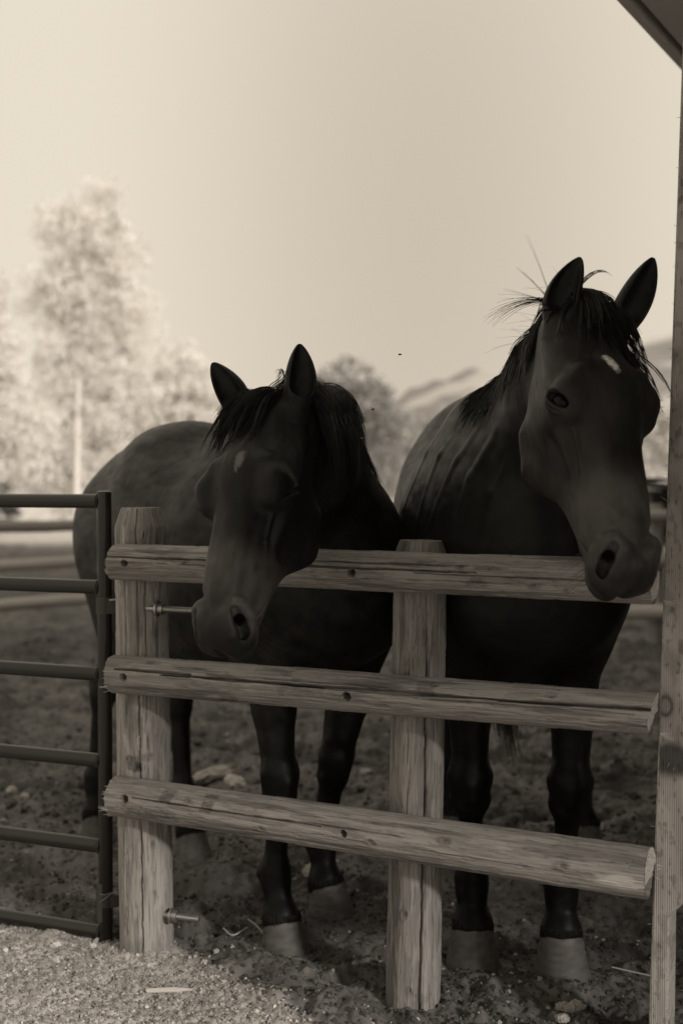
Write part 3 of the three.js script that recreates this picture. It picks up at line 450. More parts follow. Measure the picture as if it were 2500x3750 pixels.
    { const b = V.mul(V.norm([g.toe[0], 0, g.toe[1]]), -1), fw = V.mul(b, -1), lat = n;
      B.seg(V.add(V.add(K, [0, -0.06, 0]), V.mul(b, 0.03 * R)), V.add(V.add(F, [0, 0.02, 0]), V.mul(b, 0.03 * R)), 0.017 * R, 0.018 * R, { k: 0.012 * R });      // tendons behind the cannon
      for (const q of [-1, 1]) { B.seg(V.add(K, V.add(V.mul(lat, q * 0.042 * R), [0, 0.03, 0])), V.add(K, V.add(V.mul(lat, q * 0.04 * R), [0, 0.018, 0])), 0.014 * R, 0.013 * R, { k: 0.016 * R }); B.seg(V.add(K, V.add(V.mul(lat, q * 0.036 * R), [0, -0.03, 0])), V.add(K, V.add(V.mul(lat, q * 0.033 * R), [0, -0.04, 0])), 0.013 * R, 0.012 * R, { k: 0.016 * R }); B.seg(V.add(F, V.add(V.mul(lat, q * 0.03 * R), V.mul(b, 0.026 * R))), V.add(F, V.add(V.mul(lat, q * 0.03 * R), V.mul(b, 0.028 * R))), 0.014 * R, 0.014 * R, { k: 0.016 * R }); }
      B.seg(V.add(K, V.add(V.mul(fw, 0.045 * R), [0, 0.012, 0])), V.add(K, V.add(V.mul(fw, 0.043 * R), [0, -0.02, 0])), 0.014 * R, 0.012 * R, { k: 0.02 * R }); }
    B.seg(V.add(F, V.mul(V.norm([g.toe[0], 0, g.toe[1]]), -0.03 * R)), V.add(F, V.add(V.mul(V.norm([g.toe[0], 0, g.toe[1]]), -0.042 * R), [0, -0.03, 0])), 0.022 * R, 0.012 * R, { k: 0.025 });
  }
  for (const g of c.hind) {
    const n = V.norm(V.cross([0, 1, 0], V.norm([g.toe[0], 0, g.toe[1]])));
    const A = W(g.stifle[0], g.stifle[1], g.stifle[2]), K = g.hock, F = g.fetlock, C = g.coronet, R = g.size ?? S, back = V.mul(V.norm([g.toe[0], 0, g.toe[1]]), -1), hip = W(0.24, 1.1, Math.sign(g.stifle[2]) * 0.14);
    B.seg(hip, A, 0.2 * R, 0.135 * R, { n, wa: 0.12 * R, wb: 0.09 * R, k: 0.1 * R });
    B.seg(A, V.mix(A, K, 0.55), 0.125 * R, 0.08 * R, { n, wa: 0.085 * R, wb: 0.06 * R, k: 0.06 * R });
    B.seg(V.mix(A, K, 0.5), K, 0.082 * R, 0.05 * R, { n, wa: 0.06 * R, wb: 0.042 * R, k: 0.04 * R });
    B.seg(V.add(K, V.add(V.mul(back, 0.045 * R), [0, 0.035, 0])), V.add(K, [0, -0.05, 0]), 0.026 * R, 0.042 * R, { k: 0.03 * R });
    B.seg(K, V.mix(K, F, 0.2), 0.052 * R, 0.04 * R, { n, wa: 0.044 * R, wb: 0.036 * R, k: 0.03 * R });
    B.seg(V.mix(K, F, 0.15), V.mix(K, F, 0.92), 0.041 * R, 0.037 * R, { n, wa: 0.034 * R, wb: 0.03 * R, k: 0.03 * R });
    B.seg(V.add(F, [0, 0.01, 0]), V.add(F, [0, -0.012, 0]), 0.043 * R, 0.043 * R, { n, wa: 0.041 * R, wb: 0.041 * R, k: 0.03 * R });
    B.seg(F, C, 0.036 * R, 0.043 * R, { n, wa: 0.033 * R, wb: 0.043 * R, k: 0.03 * R });
    B.seg(C, V.add(C, [0, -0.012, 0]), 0.052 * R, 0.052 * R, { k: 0.02 * R });
  }
  headOps(B, H, h, c);
  return { B, T, H };
}
function headOps(B, H, h, c) {
  const P = (x, y, z) => outof(H, [x * h, y * h, z * h]), X = H.x, both = (fn) => { fn(1); fn(-1); };
  const seg = (a, b, ra, rb, wa, wb, k, o = {}) => B.seg(P(...a), P(...b), ra * h, rb * h, { n: X, wa: wa * h, wb: wb * h, k: k * h, ...o });
  const cap = (a, b, ra, rb, k, o = {}) => B.seg(P(...a), P(...b), ra * h, rb * h, { k: k * h, ...o });
  const tilt = (ax, ay) => { const y2 = V.norm(V.add(V.add(H.y, V.mul(H.x, ax)), V.mul(H.z, ay))), x2 = V.norm(V.sub(H.x, V.mul(y2, V.dot(H.x, y2)))); return frame(H.o, x2, y2, V.cross(x2, y2)); };
  // skull, bridge of the nose, muzzle
  seg([0, -0.078, 0.04], [0, -0.05, 0.22], 0.078, 0.083, 0.072, 0.088, 0.05);
  seg([0, -0.05, 0.21], [0, -0.052, 0.43], 0.082, 0.057, 0.087, 0.054, 0.05);
  seg([0, -0.055, 0.42], [0, -0.062, 0.56], 0.056, 0.056, 0.05, 0.053, 0.04);
  seg([0, -0.014, 0.27], [0, -0.012, 0.5], 0.022, 0.016, 0.036, 0.025, 0.035);                       // flat nasal bone
  // jaw
  both((s) => {
    B.ell(P(s * 0.05, -0.144, 0.252), tilt(s * 0.12, 0), 0.029 * h, 0.1 * h, 0.115 * h, { k: 0.035 * h });
    cap([s * 0.054, -0.202, 0.22], [s * 0.049, -0.21, 0.295], 0.023, 0.025, 0.04);
    cap([s * 0.046, -0.2, 0.305], [s * 0.027, -0.122, 0.41], 0.026, 0.018, 0.035);
    cap([s * 0.027, -0.122, 0.4], [s * 0.022, -0.108, 0.49], 0.018, 0.018, 0.03);
  });
  seg([0, -0.13, 0.14], [0, -0.098, 0.44], 0.09, 0.042, 0.058, 0.034, 0.05);
  // facial crest, brow, zygomatic arch
  both((s) => {
    cap([s * 0.085, -0.06, 0.275], [s * 0.062, -0.08, 0.4], 0.013, 0.007, 0.022);
    cap([s * 0.09, -0.042, 0.235], [s * 0.068, -0.068, 0.09], 0.017, 0.015, 0.04);
    B.ell(P(s * 0.08, c.eye[1] + 0.004, c.eye[2] - 0.002), H, 0.021 * h, 0.032 * h, 0.034 * h, { k: 0.035 * h });
    cap([s * 0.066, 0.012, c.eye[2] - 0.055], [s * 0.089, c.eye[1] + 0.022, c.eye[2] - 0.016], 0.012, 0.0135, 0.035);
    cap([s * 0.089, c.eye[1] + 0.022, c.eye[2] - 0.016], [s * 0.084, c.eye[1] + 0.014, c.eye[2] + 0.026], 0.0135, 0.009, 0.03);
    B.ell(P(s * 0.062, 0.024, 0.13), H, 0.018 * h, 0.014 * h, 0.03 * h, { add: false, k: 0.03 * h });       // hollow above the eye
    B.ell(P(s * 0.103, -0.118, 0.345), tilt(s * 0.9, 0), 0.045 * h, 0.018 * h, 0.07 * h, { add: false, k: 0.03 * h });   // flat of the cheek below the crest
    cap([s * 0.03, -0.003, 0.3], [s * 0.03, -0.008, 0.49], 0.008, 0.006, 0.02);                                 // edge of the nasal bone
    cap([s * 0.076, -0.03, 0.3], [s * 0.062, -0.045, 0.37], 0.0035, 0.003, 0.008); cap([s * 0.062, -0.045, 0.37], [s * 0.058, -0.07, 0.44], 0.003, 0.0025, 0.008);   // a vein under the eye
    cap([s * 0.049, -0.072, 0.42], [s * 0.043, -0.05, 0.52], 0.009, 0.008, 0.02);
    cap([s * 0.052, -0.095, 0.4], [s * 0.048, -0.093, 0.485], 0.008, 0.009, 0.03);
  });
  // lips and chin
  B.ell(P(0, -0.066, 0.57), H, 0.046 * h, 0.044 * h, 0.04 * h, { k: 0.03 * h });
  both((s) => B.ell(P(s * 0.026, -0.072, 0.574), H, 0.025 * h, 0.028 * h, 0.032 * h, { k: 0.018 * h }));
  B.ell(P(0, -0.12, 0.562), H, 0.037 * h, 0.025 * h, 0.046 * h, { k: 0.01 * h });
  B.ell(P(0, -0.124, 0.505), H, 0.03 * h, 0.022 * h, 0.034 * h, { k: 0.025 * h });
  B.raw((p) => { const q = into(H, p), z = q[2] / h, y = q[1] / h; return h * Math.max(Math.abs(y + 0.09 + 0.06 * (z - 0.46) + 0.3 * Math.max(0, Math.abs(q[0] / h) - 0.008)) - 0.0034, 0.468 - z, Math.abs(q[0] / h) < 0.016 ? 0.57 - z : -1); }, P(0, -0.11, 0.55), 0.13 * h, { add: false, k: 0.007 * h });
  // nostrils: a raised wing round a deep comma-shaped opening
  both((s) => {
    const rim = [[0.030, -0.014, 0.55], [0.043, -0.016, 0.53], [0.056, -0.028, 0.53], [0.062, -0.045, 0.547], [0.060, -0.06, 0.57], [0.05, -0.068, 0.588], [0.038, -0.062, 0.595]];
    for (let i = 0; i + 1 < rim.length; i++) cap([s * rim[i][0], rim[i][1], rim[i][2]], [s * rim[i + 1][0], rim[i + 1][1], rim[i + 1][2]], 0.0095, 0.0095, 0.02);
    cap([s * 0.03, -0.014, 0.553], [s * 0.034, -0.036, 0.59], 0.0105, 0.009, 0.02);
    cap([s * 0.046, -0.012, 0.546], [s * 0.05, -0.05, 0.575], 0.0075, 0.0115, 0.01, { add: false });
    cap([s * 0.05, -0.05, 0.575], [s * 0.047, -0.057, 0.583], 0.0115, 0.0105, 0.01, { add: false });
    cap([s * 0.047, -0.034, 0.562], [s * 0.022, -0.062, 0.53], 0.012, 0.012, 0.01, { add: false });
  });
  cap([0, -0.05, 0.62], [0, -0.09, 0.618], 0.006, 0.006, 0.012, { add: false });
  // eyes: a socket with lids round it
  both((s) => {
    const E = eyeFrame(H, h, s, c), lid = (q) => outof(E, V.mul(q, h));
    if (!c.shut) B.ell(lid([0, 0.014, 0]), E, 0.029 * h, 0.017 * h, 0.0165 * h, { add: false, k: 0.005 * h });
    else B.ell(lid([0, -0.006, 0]), E, 0.03 * h, 0.02 * h, 0.026 * h, { k: 0.02 * h });
    const arc = (lift, sag, r, out) => { const A = (t) => [0.031 * Math.cos(Math.PI * t), out + 0.006 * Math.sin(Math.PI * t), sag + lift * Math.sin(Math.PI * t)];
      for (let k = 0; k < 12; k++) B.seg(lid(A(k / 12)), lid(A((k + 1) / 12)), r * h * (0.6 + 0.4 * Math.sin(Math.PI * k / 12)), r * h * (0.6 + 0.4 * Math.sin(Math.PI * (k + 1) / 12)), { k: k ? 0.0025 * h : 0.007 * h }); };
    if (!c.shut) { arc(-0.0175, 0, 0.0055, 0.009); arc(0.0155, 0, 0.0045, 0.007); arc(-0.03, 0.001, 0.0045, 0.006); arc(0.024, 0.001, 0.0035, 0.004); }
    else { arc(0.006, 0.004, 0.0045, 0.009); arc(0.0125, 0.004, 0.004, 0.0075);
      for (let t = 0; t < 10; t++) { const A = (q) => [0.027 - 0.054 * q, 0.0145 - 0.008 * Math.abs(2 * q - 1), 0.0075 + 0.006 * Math.sin(Math.PI * q)]; B.seg(lid(A(t / 10)), lid(A((t + 1) / 10)), 0.0024 * h, 0.0024 * h, { add: false, k: 0.003 * h }); } }
  });
  // ears
  for (const e of c.ears) {
    const Le = e.length * h, F = earFrame(H, h, e);
    const rOf = (t) => h * (t < 0 ? 0.029 : t > 1 ? 0.001 : 0.0015 + 0.0445 * Math.pow(Math.max(0, 1 - t), 0.86) * (0.62 + 1.55 * t));
    const outer = (p, grow, shift) => { const q = into(F, p), t = clamp(q[2] / Le, -0.25, 1), r = rOf(t) * (shift ? sstep(-0.08, 0.3, t) : 1), x = q[0] - e.bend * t * t * h * 2, y = q[1] - shift * r + 0.3 * rOf(0.35) * t * t, over = Math.max(0, q[2] - Le, -0.25 * Le - q[2]);
      return (Math.hypot(x, y / 0.85) - Math.max(r * grow, 0.0008)) * 0.8 + over; };
    const mid = outof(F, [0, 0, Le / 2]);
    B.raw((p) => outer(p, 1, 0), mid, 0.14 * h, { k: 0.025 * h });
    B.raw((p) => outer(p, 0.74, 0.54), mid, 0.14 * h, { add: false, k: 0.006 * h });
  }
}
function eyeFrame(H, h, s, c) {                                            // on the orbit: x towards the tail end, y out of the eye, z down the cheek
  const o = outof(H, [s * c.eye[0] * h, c.eye[1] * h, c.eye[2] * h]), y = V.norm(turnOut(H, [s * 0.8, 0.56, 0.1])), dn = turnOut(H, [s * 0.1, -0.75, 0.66]);
  const z = V.norm(V.sub(dn, V.mul(y, V.dot(dn, y))));
  return frame(o, V.cross(y, z), y, z);
}
function earFrame(H, h, e) { const ax = V.norm(e.axis), f0 = V.norm(e.open), fr = V.norm(V.sub(f0, V.mul(ax, V.dot(f0, ax)))); return frame(outof(H, V.mul(e.base, h)), V.cross(fr, ax), fr, ax); }

function onSkin(B, p) { for (let i = 0; i < 10; i++) { const f = B.value(p) + 0.016; if (Math.abs(f) < 0.001) break; const g = V.norm(B.grad(p)); p = V.sub(p, V.mul(g, clamp(f, -0.05, 0.05))); } return p; }
// ---------- coat, hair, hooves and eyes ----------
const coatM = new THREE.MeshPhysicalMaterial({ vertexColors: true, roughness: 0.5, specularIntensity: 0.32 });
const hairM = new THREE.MeshPhysicalMaterial({ color: lin(0.014, 0.012, 0.0105), roughness: 0.42, specularIntensity: 0.7 });
const hoofM = mat({ vertexColors: true, roughness: 0.7 });
const eyeM = new THREE.MeshPhysicalMaterial({ color: lin(0.006, 0.005, 0.0045), roughness: 0.06, ior: 1.2 });
function hoofGeometry(C, toe, S, wide) {
  const f = V.norm([toe[0], 0, toe[1]]), l = V.cross([0, 1, 0], f), P = [], Cc = [], I = [], n = 40, rows = 12;
  const top = C[1] + 0.004;
  for (let j = 0; j <= rows; j++) for (let k = 0; k < n; k++) {
    const t = j / rows, a = k / n * 2 * Math.PI, ca = Math.cos(a), sa = Math.sin(a);
    const yTop = top + 0.011 * ca * S - 0.008 + 0.0025 * noise3(ca * 3 + C[0] * 40, sa * 3, 2), y = yTop + (-0.004 - yTop) * t, flare = 1 + 0.045 * Math.pow(t, 3), ring = 0.0007 * Math.sin(t * 34 + 2 * noise3(ca * 2, t * 3, sa * 2));
    const rf = (0.0535 + 0.0185 * t) * S * wide * flare + ring, rs = (0.0525 + 0.0175 * t) * S * wide * flare + ring, heel = ca < 0 ? 0.86 : 1, off = (0.012 + 0.02 * t) * S;
    const x = ca * rf * heel + off - 0.008, s = sa * rs;
    P.push(C[0] + f[0] * x + l[0] * s, y, C[2] + f[2] * x + l[2] * s);
    const v = 0.068 * (1 + 0.7 * fbm(ca * 3 + C[0] * 9, t * 24, sa * 3, 3) + 0.25 * fbm(ca * 14, t * 3, sa * 14 + C[0], 3)) * (1 + 0.25 * (1 - sstep(0.05, 0.2, t))); Cc.push(...tone(v));
  }
  for (let j = 0; j < rows; j++) for (let k = 0; k < n; k++) { const a = j * n + k, b = j * n + (k + 1) % n; I.push(a, b, a + n, b, b + n, a + n); }
  return geo(P, null, I, Cc);
}
function strandGeometry(lines, w0, w1, sides = 3) {                      // many hairs as one mesh; each line is a list of points
  const P = [], I = [];
  for (const L of lines) {
    const n = L.length, base = P.length / 3, wr = L.w ?? 1;
    for (let i = 0; i < n; i++) {
      const d = V.norm(V.sub(L[Math.min(i + 1, n - 1)], L[Math.max(i - 1, 0)])), s = V.norm(V.cross(d, Math.abs(d[1]) < 0.9 ? [0, 1, 0] : [1, 0, 0])), u = V.cross(d, s), r = wr * (w0 + (w1 - w0) * (i / (n - 1)) ** 1.5);
      for (let k = 0; k < sides; k++) { const a = k / sides * 6.2832; P.push(...V.add(L[i], V.add(V.mul(s, r * Math.cos(a)), V.mul(u, r * Math.sin(a))))); }
    }
    for (let i = 0; i + 1 < n; i++) for (let k = 0; k < sides; k++) { const a = base + i * sides + k, b = base + i * sides + (k + 1) % sides; I.push(a, b, a + sides, b, b + sides, a + sides); }
  }
  return geo(P, null, I);
}
// One lock of hair: it starts at p along d, falls with gravity g and wind, and lies on the body where it meets it.
function lockLine(B, p, d, len, o, R) {
  const L = [p], n = o.n ?? 11, step = len / (n - 1); let q = p, v = V.norm(d);
  if (o.gap) { const g = V.norm(B.grad(p)), up = V.dot(v, g); if (up > 0.12) v = V.norm(V.sub(v, V.mul(g, up - 0.12))); }     // hair leaves the skin lying flat
  for (let i = 1; i < n; i++) {
    v = V.norm([v[0] + (o.pull?.[0] ?? 0) * step * 8 + (R() - 0.5) * (o.frizz ?? 0.12), v[1] + (o.pull?.[1] ?? -1) * step * 8 + (R() - 0.5) * (o.frizz ?? 0.12), v[2] + (o.pull?.[2] ?? 0) * step * 8 + (R() - 0.5) * (o.frizz ?? 0.12)]);
    q = V.add(q, V.mul(v, step));
    const ops = B.near(q, 0.03), gap = (o.gap ?? 0.005) * (0.5 + R());
    if (ops.length) for (let it = 0; it < 2; it++) { const f = B.value(q, ops); if (f < gap) { const g = V.norm(B.grad(q, ops)); q = V.add(q, V.mul(g, gap - f)); } }
    v = V.norm(V.sub(q, L[i - 1])); L.push(q);
  }
  L.w = 0.6 + 0.8 * R();
  return L;
}
// A lock is a guide hair and the hairs round it, drawn together towards the tip.
function lock(B, p, d, len, o, R, count = 8, spread = 0.009) {
  const G = lockLine(B, p, d, len, o, R), out = [], n = G.length, tip = 0.15 + 0.5 * R();
  for (let i = 0; i < count; i++) {
    const off = V.mul(V.norm([R() - 0.5, R() - 0.5, R() - 0.5]), spread * (0.25 + 0.75 * R())), cut = Math.max(4, Math.round(n * (0.72 + 0.28 * R()))), wob = R() * 6, L = [];
    for (let k = 0; k < cut; k++) { const t = k / (n - 1), s = 1 - (1 - tip) * t; L.push(V.add(G[k], V.add(V.mul(off, s), V.mul([Math.sin(wob + t * 7), Math.cos(wob * 2 + t * 6), Math.sin(wob * 3 + t * 5)], 0.0022 * t)))); }
    L.w = 0.5 + 0.7 * R(); out.push(L);
  }
  return out;
}
function buildHorse(c, name, label, paint, group) {
  const { B, T, H } = horseBody(c), S = c.size, h = c.head, mid = outof(T, [0.75 * S, 0, 0]), at = [mid[0], 0, mid[2]];
  const root = thing(name, label, 'horse', at, group), shift = (g) => g.translate(-at[0], 0, -at[2]);
  const lo = [-0.19 * h, -0.29 * h, -0.2 * h], hi = [0.19 * h, 0.09 * h, 0.68 * h];
  const body = B.mesh(T, [-0.15 * S, 0.0, -0.5 * S], [2.2 * S, 1.78 * S, 0.55 * S], c.cell ?? 0.0085), head = B.mesh(H, lo, hi, c.headCell ?? 0.0034);
  // the body's mesh gives way to the finer head inside the head's box, and dips under it along the seam
  const inHead = (p, m) => { const q = into(H, p); return q[0] > lo[0] + m && q[0] < hi[0] - m && q[1] > lo[1] + m && q[1] < hi[1] - m && q[2] > lo[2] + m && q[2] < hi[2] - m; };
  const keep = [], P = body.P, at3 = (k) => [P[3 * k], P[3 * k + 1], P[3 * k + 2]];
  const deep = [], rim = []; for (let k = 0; k < P.length / 3; k++) { const p = at3(k); deep.push(inHead(p, 0.03)); rim.push(inHead(p, 0.004)); }
  for (let t = 0; t < body.I.length; t += 3) if (!(deep[body.I[t]] && deep[body.I[t + 1]] && deep[body.I[t + 2]])) keep.push(body.I[t], body.I[t + 1], body.I[t + 2]);
  for (let k = 0; k < P.length / 3; k++) if (rim[k]) for (let q = 0; q < 3; q++) P[3 * k + q] -= body.N[3 * k + q] * 0.003;
  body.I = keep;
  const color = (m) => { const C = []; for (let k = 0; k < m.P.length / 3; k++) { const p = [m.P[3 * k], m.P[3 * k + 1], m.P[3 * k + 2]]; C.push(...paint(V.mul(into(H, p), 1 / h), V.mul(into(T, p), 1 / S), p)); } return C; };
  // the lie of the coat: fine hair turns the surface a little, streaked down the face and along the body
  for (const [m, hd] of [[body, 0], [head, 1]]) for (let k = 0; k < m.P.length / 3; k++) {
    const p = at3.call ? [m.P[3 * k], m.P[3 * k + 1], m.P[3 * k + 2]] : 0, q = hd ? into(H, p) : into(T, p), s = hd ? [150, 150, 34] : [26, 60, 60], a = hd ? 0.11 : 0.1, e = (i) => noise3(q[0] * s[0] + 31 * i, q[1] * s[1], q[2] * s[2] + 17 * i) + 0.6 * noise3(q[0] * s[0] * 0.4 + 7 * i, q[1] * s[1] * 0.4, q[2] * s[2] * 0.4);
    const n = V.norm([m.N[3 * k] + a * e(1), m.N[3 * k + 1] + a * e(2), m.N[3 * k + 2] + a * e(3)]); m.N[3 * k] = n[0]; m.N[3 * k + 1] = n[1]; m.N[3 * k + 2] = n[2];
  }
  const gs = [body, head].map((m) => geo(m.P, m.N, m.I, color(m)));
  part('body', shift(mergeGeometries(gs.map((g) => { if (g.index.array instanceof Uint16Array) g.setIndex(new THREE.Uint32BufferAttribute(Array.from(g.index.array), 1)); return g; }))), coatM, root);
  const R = rng(c.seed), P3 = (x, y, z) => outof(H, [x * h, y * h, z * h]);
  for (const g of [...c.front, ...c.hind]) {
    const hoof = part('hoof', shift(hoofGeometry(g.coronet, g.toe, S, c.front.includes(g) ? 1 : 0.95)), hoofM, root), fringe = [], f = V.norm([g.toe[0], 0, g.toe[1]]), l = V.cross([0, 1, 0], f);
    for (let i = 0; i < 300; i++) {                                     // hair of the pasterns hanging over the hoof's upper edge
      const a = R() * 6.2832, ca = Math.cos(a), sa = Math.sin(a), r = 0.05 * S, p = V.add(g.coronet, [f[0] * (ca * r + 0.004) + l[0] * sa * r, 0.008 + 0.014 * R() + 0.008 * ca, f[2] * (ca * r + 0.004) + l[2] * sa * r]), d = [0.42 * (f[0] * ca + l[0] * sa), -1.6, 0.42 * (f[2] * ca + l[2] * sa)], n = V.norm(d), len = 0.01 + 0.012 * R();
      const L = [p, V.add(p, V.mul(n, len * 0.5)), V.add(V.add(p, V.mul(n, len)), [0, -0.002, 0])]; L.w = 0.5 + 0.4 * R(); fringe.push(L);
    }
    part('fetlock_hair', shift(strandGeometry(fringe, 0.0014, 0.0004)), hairM, root).userData.kind = 'stuff';
  }
  if (!c.shut) for (const s of [1, -1]) { const E = eyeFrame(H, h, s, c), g = new THREE.SphereGeometry(0.026 * h, 40, 28); g.translate(...outof(E, [0, -0.0135 * h, 0])); part('eye', shift(g), eyeM, root); }
  return { root, B, T, H, R, P3, shift, h, S };
}
const onBody = (B, p, gap = 0.002) => { for (let i = 0; i < 8; i++) { const f = B.value(p); if (Math.abs(f - gap) < 0.0008) break; const g = V.norm(B.grad(p)); p = V.sub(p, V.mul(g, clamp(f - gap, -0.05, 0.05))); } return p; };
HORSE_1.seed = 101; HORSE_2.seed = 202;
const HORSES = 'horses standing behind the log fence';
function headShade(q, base, o) {                                        // markings that follow the head: paler skin over the nose, dark round the nostrils
  const z = q[2], y = q[1], x = Math.abs(q[0]);
  let v = base * (1 + 0.5 * fbm(q[0] * 40 + o, q[1] * 40, q[2] * 22, 3));
  const nose = sstep(0.36, 0.45, z) * (1 - sstep(0.535, 0.6, z)); v += (0.105 - v) * nose * 0.62 * (0.75 + 0.5 * fbm(q[0] * 60, q[1] * 60, q[2] * 30 + o, 3)) * (1 - 0.6 * sstep(0.045, 0.0, x) * sstep(0.46, 0.5, z));
  v *= 1 - 0.6 * (1 - sstep(-0.03, 0.02, z));
  v += 0.007 * Math.exp(-((x - 0.075) ** 2 + (y + 0.1) ** 2 + (z - 0.1) ** 2) / 0.004);
  return v;
}
const mixTo = (v, w, t) => v + (w - v) * t;
const star = (q, cx, cy, rx, ry, turn, o) => { const a = q[0] - cx, b = q[2] - cy, u = a * Math.cos(turn) + b * Math.sin(turn), w = -a * Math.sin(turn) + b * Math.cos(turn), hairs = 0.35 * noise3(u * 900 + o, w * 110, 1) + 0.2 * noise3(u * 300, w * 300, o); return q[1] > -0.05 ? 1 - sstep(0.62, 1.05, Math.hypot(u / rx, w / ry) + hairs) : 0; };
const first = buildHorse(HORSE_1, 'horse', 'dark roan horse with closed eyes and lowered head, left of the two', (q, t, p) => {
  const neck = sstep(-0.25, 0.1, q[2]) * sstep(-0.36, -0.27, q[1]) * (1 - sstep(0.15, 0.22, Math.abs(q[0]))), rear = 1 - sstep(0.75, 1.15, t[0]);
  let coat = 0.014 + 0.006 * rear; const fl = fbm(p[0] * 55, p[1] * 55, p[2] * 55, 3), big = fbm(p[0] * 14, p[1] * 14, p[2] * 14, 3);
  coat *= 1 + 0.8 * fl + 0.8 * big; coat = mixTo(coat, 0.003, sstep(0.2, 0.3, fbm(p[0] * 17 + 5, p[1] * 26, p[2] * 17, 2)) * 0.85 * rear);
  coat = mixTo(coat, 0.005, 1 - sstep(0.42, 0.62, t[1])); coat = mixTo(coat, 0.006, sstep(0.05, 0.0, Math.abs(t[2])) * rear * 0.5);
  let v = mixTo(coat, headShade(q, 0.009, 3), neck);
  v = mixTo(v, 0.15, star(q, 0.016, 0.211, 0.0115, 0.025, 0.06, 7) * 0.7);
  return tone(Math.max(0.0025, v));
}, HORSES);
const second = buildHorse(HORSE_2, 'horse', 'tall dark bay horse with raised head and open eyes, right of the two', (q, t, p) => {
  const neck = sstep(-0.3, 0.05, q[2]) * sstep(-0.36, -0.27, q[1]) * (1 - sstep(0.15, 0.22, Math.abs(q[0])));
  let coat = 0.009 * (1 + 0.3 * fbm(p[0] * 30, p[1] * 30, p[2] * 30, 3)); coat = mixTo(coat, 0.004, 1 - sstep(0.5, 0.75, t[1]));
  let v = mixTo(coat, headShade(q, 0.017, 9), neck);
  v = mixTo(v, 0.62, star(q, -0.016, 0.18, 0.0095, 0.024, -0.4, 2));
  return tone(Math.max(0.0025, v));
}, HORSES);
{
  // hair of the horse on the right: mane over its right side, forelock parted over the brow, a few hairs blown loose
  const { root, B, H, R, P3, shift, h, T } = second, lines = [], W = (a) => turnOut(H, a);
  const crest = [P3(0, -0.02, -0.01), ...HORSE_2.neck.slice().reverse().map((k) => V.add(k.p, [0, k.r * 0.96, -0.02]))];
  for (let i = 0; i < 190; i++) {
    const u = Math.pow(R(), 0.8) * (crest.length - 1.3), k = Math.floor(u), p = onBody(B, V.add(V.mix(crest[k], crest[k + 1], u - k), [(R() - 0.65) * 0.03, 0, 0]), 0.001);
    lines.push(...lock(B, p, [-0.6, -0.15 - 0.3 * R(), 0.05 + 0.2 * R()], 0.11 + 0.13 * R(), { pull: [-0.02, -2.2, 0.02], gap: 0.003 + 0.004 * R(), n: 11, frizz: 0.03 }, R, 9, 0.01));
  }
  for (let i = 0; i < 22; i++) { const u = R() * 2.2, k = Math.floor(u), p = onBody(B, V.mix(crest[k], crest[k + 1], u - k), 0.001); const L = lockLine(B, p, [-1, 0.4 + 0.5 * R(), 0.1], 0.07 + 0.09 * R(), { pull: [-0.2, -0.7 * R(), 0], gap: 0.008, n: 8, frizz: 0.2 }, R); L.w = 0.3; lines.push(L); }
  part('mane', shift(strandGeometry(lines, 0.0012, 0.0004)), hairM, root).userData.kind = 'stuff';
  const fore = [];
  for (let i = 0; i < 130; i++) {
    const s = R() < 0.5 ? -1 : 1, p = onBody(B, P3((R() - 0.5) * 0.075 + 0.008 * s, -0.005 - 0.035 * R(), -0.015 + 0.03 * R()), 0.001), side = s * (0.15 + 0.75 * R());
    fore.push(...lock(B, p, W([side * 0.8, 0.1, 0.8]), (s > 0 ? 0.1 : 0.09) + 0.09 * R(), { pull: V.add(W([side * 0.35, -0.1, 1.3]), [0, -0.9, 0]), gap: 0.003 + 0.004 * R(), n: 11, frizz: 0.03 }, R, 8, 0.008));
  }
  for (let i = 0; i < 14; i++) { const p = onBody(B, P3(0.06 + 0.02 * R(), -0.02, 0.05 + 0.06 * R()), 0.001); fore.push(...lock(B, p, W([0.75, 0.1, 0.9]), 0.1 + 0.07 * R(), { pull: V.add(W([0.12, -0.1, 1.1]), [0, -0.6, 0]), gap: 0.01 * R() + 0.003, n: 10, frizz: 0.06 }, R, 6, 0.007)); }
  part('forelock', shift(strandGeometry(fore, 0.0012, 0.0004)), hairM, root).userData.kind = 'stuff';
  const loose = [], from = (x, y, z) => onBody(B, P3(x, y, z), 0.001);
  for (const [d, len, pull] of [[[-0.75, 0.75, 0], 0.11, [-0.4, 0.1, 0]], [[-0.5, 0.9, 0], 0.1, [-0.9, 0.3, 0]], [[-0.95, 0.3, 0], 0.11, [-0.5, 0.0, 0]], [[-0.95, 0.25, 0.1], 0.12, [-0.4, -0.25, 0]], [[-0.3, 1, 0], 0.16, [-0.25, 0.2, 0]]]) for (let i = 0; i < 2; i++) { const L = lockLine(B, from(-0.055 - 0.02 * R(), -0.07, -0.03), V.add(d, [0, 0.08 * R(), 0]), len, { pull, n: 11, frizz: 0.06 }, R); L.w = 0.32; loose.push(L); }
  for (let i = 0; i < 16; i++) { const L = lockLine(B, from(-0.06, -0.07, -0.03 - 0.02 * R()), [-0.95, 0.12 + 0.25 * R(), 0.1], 0.1 + 0.07 * R(), { pull: [-0.25, -0.75 - 0.3 * R(), 0], n: 10, frizz: 0.1 }, R); L.w = 0.45; loose.push(L); }
  part('loose_hair', shift(strandGeometry(loose, 0.0016, 0.0004)), hairM, root).userData.kind = 'stuff';
